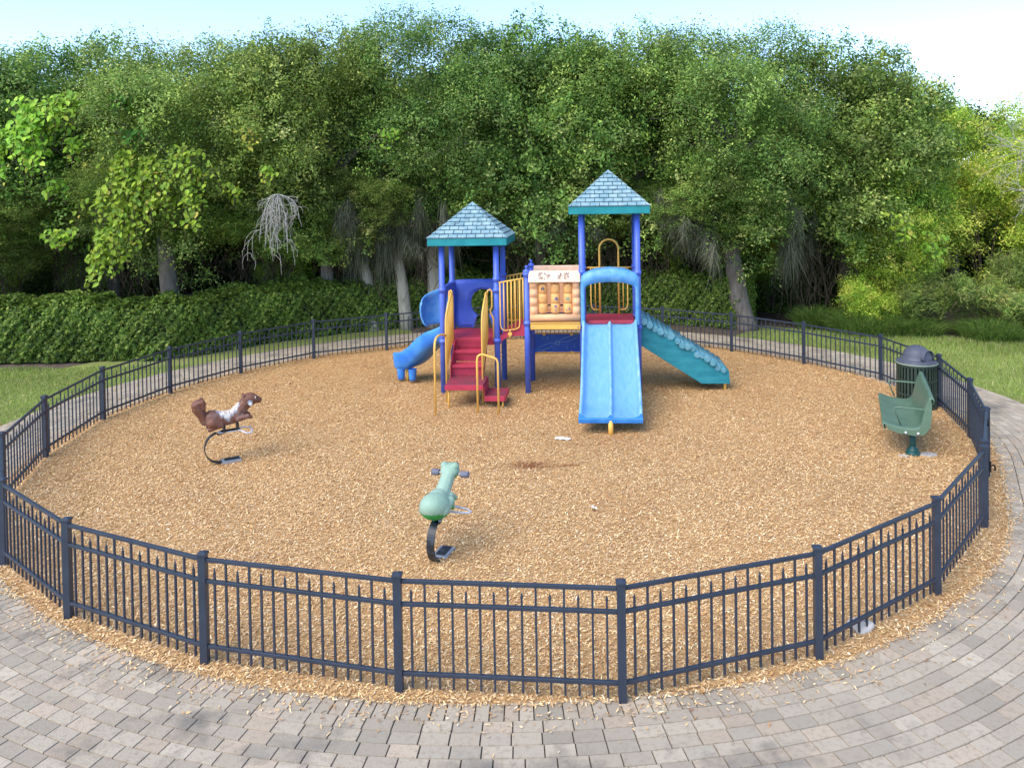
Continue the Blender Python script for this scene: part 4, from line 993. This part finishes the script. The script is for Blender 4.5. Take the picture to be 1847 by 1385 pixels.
pt = (np.sin(Cw[:, 0] * 1.1) * np.sin(Cw[:, 2] * 1.7 + Cw[:, 0]) > .35)[:, None]
col = palette(rng, n, [(.04, .08, .02), (.06, .12, .028), (.09, .15, .035)], None, .2) * np.where(pt, np.array([[2.6, 2.1, 1.2]]), 1.0)  # dark leaf tones carry the deep shade, with yellow-green patches
tag(npmesh('far_woodland', V, F, M_leaf, col=col), 'dim green wood seen as one mass between the trunks', 'woodland', kind='stuff')
# understory bushes closing the view under the crowns
def bush(x, y, z, sc, rz, key, seed, label, name='shrub', cat='shrub', group=None):
    t = thing(name, label, cat, (x, y, 0), 0, group); b = MB(); rg = random.Random(seed)
    for k in range(6):
        a = rg.random() * 6.28; b.tube(smoothpath([(0.1 * math.cos(a), .1 * math.sin(a), -.03), (.3 * sc[0] * math.cos(a), .3 * sc[0] * math.sin(a), z * .6), (.8 * sc[0] * math.cos(a), .8 * sc[0] * math.sin(a), z * 1.2)], 3), [.03 - .003 * i for i in range(7)], 5)
    b.build('stems', M_twig, t, recalc=False); put_crown((key, seed % 3), t, (0, 0, z), rz, sc); return t
for i, (x, y, sc) in enumerate([(-17, 24.5, .5), (-14, 25, .45), (-7.2, 25, .5), (-4.6, 25.5, .5), (-1.4, 25.2, .5), (1.2, 25.4, .45), (3.6, 25, .48), (7, 25, .5), (9.2, 24.6, .5)]):
    bush(x, y, 1.1, (.75, .6, sc), i * 2.2, 'oak' if i % 2 else 'dark', i, 'shaded understory shrub ' + ['at the far left edge below the oaks', 'low behind the left vine clump', 'low behind the dead white branch', 'low behind the mossy leaning trunks', 'low behind the low play tower', 'low behind the middle play panel', 'low behind the tall play tower', 'low behind the forked trunk', 'low below the dull green oak'][i], group='understory shrubs below the oaks', name='understory_shrub')
# brighter shrubs glimpsed low behind trunks
for (x, y, z, s, sd, lb) in [(-16.6, 22.6, 1.6, .55, 0, 'yellow-green bush glowing low behind the left end of the hedge'), (-4.9, 23.6, 1.9, .5, 1, 'light green bush behind the hedge below the dead white branch'), (-7.8, 23.2, 1.7, .42, 2, 'light green bush behind the hedge right of the grey trunk'), (4.6, 24.2, 1.9, .55, 0, 'fresh green bush behind the hedge left of the forked trunk'), (6.9, 24.2, 2.0, .5, 1, 'fresh green bush behind and right of the forked trunk')]:
    bush(x, y, z, (s, s, s), sd * 2., 'light', sd, lb)

# sunlit thicket on the right
for i, (x, y, z, s, rz, k, lb) in enumerate([
    (11.6, 24.6, 4.6, (1.0, 1, .95), .3, 'light', 'tall yellow-green tree leaning into the thicket above the feathery shrub'),
    (10.1, 22.6, 3.3, (.85, .85, .85), 1.4, 'light', 'bright green bushy tree just right of the dull green oak'),
    (9.6, 21.5, 1.9, (.62, .6, .55), 2.9, 'light', 'small lime bush in front of the dull green oak, above the feathery shrub'),
    (12.6, 22.6, 2.7, (.95, .9, .9), 2.6, 'light', 'bright lime green bushy tree near the right edge above the shrubs'),
    (14.9, 24.5, 4.0, (1.1, 1, 1.0), 3.9, 'light', 'tall lime green tree at the far right edge'),
    (14.8, 21.6, 1.9, (.9, .9, .8), 5.1, 'light', 'low bright green bush at the far right edge by the lawn'),
    (16.9, 27, 4.4, (1.2, 1, 1.0), .9, 'light', 'distant pale green tree below the blue sky at the far right')]):
    bush(x, y, z, s, rz, k, i, lb, name='thicket_tree', cat='tree')
for i, (x, y, z, s, lb) in enumerate([(10.2, 20.3, .75, (.9, .9, .8), 'feathery olive shrub at the lawn edge behind the litter bin'), (11.7, 20.1, .65, (.9, .9, .7), 'feathery olive shrub at the right end of the lawn edge'), (12.6, 20.8, 1.0, (1.0, .9, 1.0), 'larger feathery olive shrub below the lime green trees')]):
    bush(x, y, z, s, i * 1.7, 'feather', i, lb, name='feathery_shrub')
bush(8.9, 21.3, .7, (.7, .5, .42), 1.1, 'light', 1, 'low lime leafy bush behind the tall grass clumps')
bush(13.4, 20.6, .8, (.8, .6, .5), 2.1, 'light', 2, 'low lime leafy bush at the right edge of the lawn')
def tuft(x, y, r, h, n, seed, label, cols):
    rng = np.random.default_rng(seed); a = rng.random(n) * 2 * PI; rad = r * np.sqrt(rng.random(n)); p = np.c_[x + rad * np.cos(a), y + rad * np.sin(a), np.zeros(n)]
    hh = h * (.5 + .6 * rng.random(n)) * (1 - .35 * (rad / r) ** 2); d = np.c_[np.cos(a), np.sin(a)] * (.15 + .35 * rng.random((n, 1))) * hh[:, None] + rng.standard_normal((n, 2)) * .16
    b_ = rng.random(n) * PI; wv = np.c_[np.cos(b_), np.sin(b_), 0 * b_] * .009; V = []
    q0 = p; 
    for (t, zt) in ((.35, .55), (.7, .9), (1.0, .95)):
        q1 = p + np.c_[d * t ** 1.6 * 1.5, hh * zt]; k0 = wv; V.append(np.stack([q0 - k0, q0 + k0, q1 + k0 * .7, q1 - k0 * .7], 1)); q0 = q1; wv = wv * .7
    V = np.concatenate(V).reshape(-1, 3); m = len(V) // 4; col = palette(rng, n, cols, None, .2); col = np.tile(col, (3, 1))
    tag(npmesh('tall_grass', V, np.arange(4 * m).reshape(-1, 4), M_grass, col=col), label, 'tall grass')
GC = [(.10, .20, .03), (.16, .27, .04), (.07, .14, .03), (.24, .30, .08)]
tuft(8.4, 20.6, 1.0, .6, 5000, 1, 'dense clump of tall arching grass at the lawn edge right of the forked trunk', GC)
tuft(9.4, 20.2, .7, .5, 3000, 2, 'lower clump of tall grass between the larger grass clump and the feathery shrub', GC)
tuft(7.3, 21.4, .5, .6, 2000, 3, 'small grass clump in the shade nearest the forked trunk', GC)
tuft(13.4, 19.6, 1.0, .9, 5000, 4, 'bright tall grass at the right edge of the lawn', [(.18, .34, .05), (.24, .4, .06), (.12, .24, .04)])
tuft(11.0, 19.4, .7, .5, 3000, 5, 'low grass clump in front of the feathery shrubs', GC)

# hanging stems and brush under the crowns
def stems(x0, x1, y, z0, z1, n, seed, label, rad=.008, mess=.12, name='hanging_vines'):
    rng_ = random.Random(seed); b = MB()
    for k in range(n):
        x = rng_.uniform(x0, x1); yy = y + rng_.uniform(-.5, .5); zt = rng_.uniform(z1 - .9, z1 + .4); zb = z0 + (rng_.random() ** 2) * (z1 - z0) * .6; lean = rng_.gauss(0, .42)
        pts = [(x + lean * t + rng_.gauss(0, mess) * (.3 + t), yy + rng_.gauss(0, mess), zb + (zt - zb) * t) for t in (0, .25, .5, .75, 1)]
        P = smoothpath(pts, 3); r = rad * rng_.uniform(.4, 1.5); b.tube(P, [r] * len(P), 4, caps=False)
    tag(b.build(name, M_twig, None, recalc=False), label, 'vines')
stems(-13.8, -7.3, 21.9, 1.0, 3.0, 260, 1, 'curtain of thin brown vine stems hanging over the left hedge around the grey trunk', mess=.13)
stems(-17, -14, 20.5, .9, 2.8, 110, 2, 'tangle of thin brown stems under the far left oak', mess=.18)
stems(-6.6, -3.2, 22.2, .8, 3.0, 160, 3, 'tangle of thin brown stems under the oaks near the mossy trunks', mess=.12)
stems(-1.6, 4.6, 22.6, .8, 2.9, 220, 4, 'thin brown stems hanging behind the tall play tower', mess=.12)
stems(6.6, 10.4, 22.2, 0, 2.9, 170, 5, 'dense brown tangle of vines and dead stems right of the forked trunk', mess=.18)
# light trailing grape-like vines with large leaves
def vine(x, y, z, w_, h, nstr, seed, label, cols=None, leaf=.155):
    rng = np.random.default_rng(seed); rg = random.Random(seed); t = thing('climbing_vine', label, 'vine', (x, y, 0)); b = MB(); C = []; 
    subs = [(rg.uniform(-w_, w_), -abs(rg.gauss(0, .35)) * h) for _ in range(max(1, nstr // 9))]
    for s in range(nstr):
        cx_, cz_ = rg.choice(subs); sx = cx_ + rg.gauss(0, .13); sz = z + cz_ - (cx_ / max(w_, .01)) ** 2 * h * .22 + rg.gauss(0, .10); L = h * rg.uniform(.12, .42); dx = rg.gauss(0, .25) * L; dyv = -rg.uniform(.0, .45)
        pts = [Vector((sx + dx * q, dyv * math.sin(q * PI * .6), sz + .12 * math.sin(q * 3) - L * q ** 1.3)) for q in np.linspace(0, 1, 6)]
        P = smoothpath(pts, 4); b.tube(P, [.006] * len(P), 4, caps=False)
        seg = max(4, int(L / .055))
        for k in range(seg):
            p = P[int(k / seg * (len(P) - 1))]; C.append((p.x + (.06 if k % 2 else -.06) + rg.gauss(0, .02), p.y - .03 + rg.gauss(0, .04), p.z + rg.gauss(0, .02)))
    b.build('vine_stems', M_twig, t, recalc=False); C = np.array(C); n = len(C)
    # leaf as two folded quads, broad base and pointed tip
    N = rng.standard_normal((n, 3)) * .45 + np.array([0, -.75, .65]); N /= np.linalg.norm(N, axis=1, keepdims=True)
    D = rng.standard_normal((n, 3)) * .5 + np.array([0, -.2, -1]); D -= N * (D * N).sum(1, keepdims=True); D /= np.linalg.norm(D, axis=1, keepdims=True); W = np.cross(N, D)
    s = leaf * (.55 + .6 * rng.random((n, 1))); V = []
    for sd in (1, -1):
        V.append(np.stack([C - D * s * .42, C - D * s * .30 + W * s * .30 * sd + N * s * .06, C + D * s * .12 + W * s * .31 * sd + N * s * .07, C + D * s * .58], 1))
    V = np.concatenate(V).reshape(-1, 3); col = palette(rng, n, cols or [(.24, .42, .04), (.33, .50, .05), (.16, .32, .04), (.46, .52, .07), (.55, .48, .09)], None if cols else [.36, .30, .27, .05, .02], .14)
    npmesh('leaves', V, np.arange(8 * n).reshape(-1, 4), M_leaf, t, col=np.tile(col, (2, 1)))
YV = 18.6
def vx(px): return (px - 986) / 1413 * YV
def vz(py): return 3.85 - (py - 352) / 1413 * YV
vine(vx(290), YV, vz(265), 1.45, 2.5, 150, 1, 'largest yellow-green vine cascade hanging above the grey trunk')
vine(vx(38), YV - .3, vz(160), .7, 2.4, 75, 2, 'bright vine hanging down the far left oak at the photo edge')
vine(vx(110), YV, vz(165), .7, 1.9, 75, 3, 'vine hanging between the far left vine and the largest cascade')
vine(vx(140), YV, vz(400), .45, .8, 24, 4, 'small low vine clump left of the largest cascade')
vine(vx(210), YV + .2, vz(175), .5, 1.1, 26, 5, 'darker green vine above the largest cascade', cols=[(.10, .24, .04), (.15, .32, .05), (.2, .36, .05)])
vine(vx(465), YV + .5, vz(300), .22, .7, 12, 6, 'small sprig of vine above the dead white branch')
vine(vx(415), YV + .5, vz(340), .3, .5, 10, 9, 'vine sprig just right of the largest cascade')
vine(vx(445), YV + .6, vz(215), .3, .9, 8, 10, 'yellowing vine sprig high up left of the mossy trunks', cols=[(.5, .5, .07), (.6, .5, .1), (.4, .5, .06)])
vine(vx(684), YV + 1.8, vz(215), .25, .9, 10, 7, 'yellow-green vine sprig high above the low tower roof')
vine(vx(1612) + .9, 20.2, 3.15, .3, 1.2, 16, 8, 'bright vine hanging in the shade left of the sunlit thicket')
vine(vx(1640) + 1.4, 20.4, 2.6, .5, .7, 18, 11, 'low vine leaves beside the sunlit thicket')

# dead bleached branches
def deadbranch(loc, scale, seed, label, droop, spread=1.0, start=(0, 0, -1)):
    rg = random.Random(seed); b = MB()
    def grow(p, d, L, r, depth):
        n = 5; P = [Vector(p)]
        for k in range(n):
            d = (d + Vector((rg.gauss(0, .13), rg.gauss(0, .13), rg.gauss(0, .10) - droop * .09))).normalized(); P.append(P[-1] + d * L / n)
        b.tube(P, [r * (1 - .45 * k / n) for k in range(n + 1)], 5, caps=False)
        if depth == 0: return
        for k in range(3):
            i = rg.randint(1, n); q = P[i]; dd = (d + Vector((rg.gauss(0, .8) * spread, rg.gauss(0, .4), rg.gauss(0, .35)))).normalized(); grow(q, dd, L * rg.uniform(.5, .8), r * .55, depth - 1)
    for k in range(5): grow((0, 0, 0), Vector((start[0] + rg.gauss(0, .6) * spread, start[1] + rg.gauss(0, .2), start[2] + rg.gauss(0, .25))).normalized(), scale * rg.uniform(.5, .8), .014, 3)
    o = b.build('dead_branch', M_dead, None, recalc=False); o.location = loc; tag(o, label, 'branch')
def deadfan(loc, seed, label):
    rg = random.Random(seed); b = MB()
    def droop(p, dx, dy, dz, r, dep):
        P = [Vector(p) + Vector((dx * math.sin(t * PI / 2), dy * t + .02 * math.sin(t * 9 + dx * 7), -dz * t ** 1.7 + .10 * abs(dx) * math.sin(t * PI))) + Vector((rg.gauss(0, .012), rg.gauss(0, .012), 0)) for t in np.linspace(0, 1, 8)]
        b.tube(P, [r * (1 - .75 * k / 7) + .002 for k in range(8)], 5, caps=False)
        if dep:
            for k in range(rg.randint(3, 5)):
                q = P[rg.randint(1, 6)]; droop(q, dx * rg.uniform(-.3, .7) + rg.gauss(0, .12), rg.gauss(0, .15), dz * rg.uniform(.25, .7), r * .5, dep - 1)
    for k in range(9): droop((0, 0, 0), [-.36, -.25, -.14, -.05, .04, .14, .26, .42, .56][k] * rg.uniform(.85, 1.1), rg.gauss(0, .2), rg.uniform(.6, 1.45), .010, 2)
    o = b.build('dead_branch', M_dead, None, recalc=False); o.location = loc; tag(o, label, 'branch')
deadfan((vx(490), 18.9, 3.86), 3, 'bleached leafless dead branch hanging in front of the oaks above the hedge')
deadbranch((13.6, 21.2, 4.7), 1.5, 5, 'upper bleached bare branches reaching in at the far right edge', .2, .6, (-1, -.2, .1))
deadbranch((13.4, 20.8, 3.55), 1.4, 6, 'lower bleached bare branches at the far right edge', .3, .6, (-1, -.2, .15))

# ------------------------------------------------------------------ hedge
def hedge():
    t = thing('hedge', 'long clipped dark green hedge curving behind the fence and playground', 'hedge', (0, 0, 0))
    path = []
    for x in np.linspace(-24, -9.2, 16): path.append((x, 18.35 + .04 * (x + 9.2)))
    for a in np.linspace(146, 54.6, 30): path.append((CX + 9.75 * math.cos(R(a)), CY + 9.75 * math.sin(R(a))))
    P = smoothpath([(x, y, 0) for x, y in path], 3); N = len(P); nr = []
    for i in range(N):
        d = (P[min(i + 1, N - 1)] - P[max(i - 1, 0)]).normalized(); nr.append(Vector((-d.y, d.x, 0)))   # towards the wood
    sec = [(0.06, 0), (-.02, .35), (-.04, .9), (.0, 1.24), (.10, 1.36), (.6, 1.40), (1.1, 1.38), (1.2, 1.2), (1.22, 0)]
    hN = [Vector(p) for p in P]
    def hgt(i): return 1 + .035 * math.sin(i * .23) + .02 * math.sin(i * .71) + .06 * min(1, max(0, (i - 60) / 30))
    core = MB(); rows = []
    for i in range(N): rows.append([tuple(P[i] + nr[i] * (.11 + u * .82) + Vector((0, 0, max(0, z * hgt(i) - .10)))) for u, z in sec])
    core.strip(rows, False); core.add(rows[-1], [tuple(range(len(sec)))]); core.add(rows[0], [tuple(range(len(sec)))])
    core.build('hedge_branches', mat('hedge_inner', (.012, .02, .008), (.03, .03, .015), 8, .95, bump=.5), t)
    rng = np.random.default_rng(9); n = 190000
    S = np.array([[*p] for p in P]); NN = np.array([[*q] for q in nr]); seglen = np.r_[0, np.cumsum(np.linalg.norm(np.diff(S, axis=0), axis=1))]
    s = rng.random(n) * seglen[-1]; endc = rng.random(n) < .03; s[endc] = seglen[-1]
    Px = np.stack([np.interp(s, seglen, S[:, k]) for k in range(3)], 1); Nx = np.stack([np.interp(s, seglen, NN[:, k]) for k in range(3)], 1)
    ii = np.interp(s, seglen, np.arange(N)); hg = 1 + .035 * np.sin(ii * .23) + .02 * np.sin(ii * .71) + .06 * np.clip((ii - 60) / 30, 0, 1)
    sc_ = np.array(sec); sl = np.r_[0, np.cumsum(np.linalg.norm(np.diff(sc_, axis=0), axis=1))]; q = rng.random(n) * (sl[-2] + .15)
    u = np.interp(q, sl, sc_[:, 0]); z = np.interp(q, sl, sc_[:, 1]) * hg
    u[endc] = rng.random(endc.sum()) * 1.2; z[endc] = rng.random(endc.sum()) * 1.4
    lump = .05 * np.sin(s * 3.1 + z * 4) + .05 * np.sin(s * 7.3 - z * 6 + 2 * np.sin(s)) + .035 * np.sin(s * 17 + z * 11) + .03 * np.sin(s * 29 - z * 23)
    on = np.zeros((n, 3)); topm = np.clip((z - 1.2 * hg) / .12, 0, 1)[:, None]
    on = -Nx * (1 - topm) * np.where(u[:, None] > .9, -1, 1) + np.array([0, 0, 1.]) * (topm + .25); on /= np.linalg.norm(on, axis=1, keepdims=True)
    C = Px + Nx * u[:, None] + np.c_[np.zeros((n, 2)), z] + on * (lump + rng.standard_normal(n) * .035 - .02)[:, None]
    ed = (np.stack([P[-1] - P[-2]])).astype(float)[0] if False else np.array(P[-1] - P[-2]); ed = ed / np.linalg.norm(ed)
    C[endc] += ed * (.04 + .05 * rng.random((endc.sum(), 1))); on[endc] = ed; C[:, 2] = np.maximum(C[:, 2], .04)
    V, F = leaf_quads(rng, C, .082, .62, nrm=on * 1.1, spread=.6)
    pt = .5 + .5 * np.sin(s * 1.3 + np.sin(s * .37) * 3) * np.sin(z * 3 + s * .8)
    col = palette(rng, n, [(.095, .185, .03), (.14, .25, .038), (.22, .34, .055), (.05, .11, .02), (.34, .43, .09)], [.3, .3, .17, .17, .06], .2) * (.8 + .45 * pt[:, None])
    npmesh('foliage', V, F, M_leaf, t, col=col)
hedge()
print('objects', len(bpy.data.objects), 'polys', sum(len(m.polygons) for m in bpy.data.meshes))
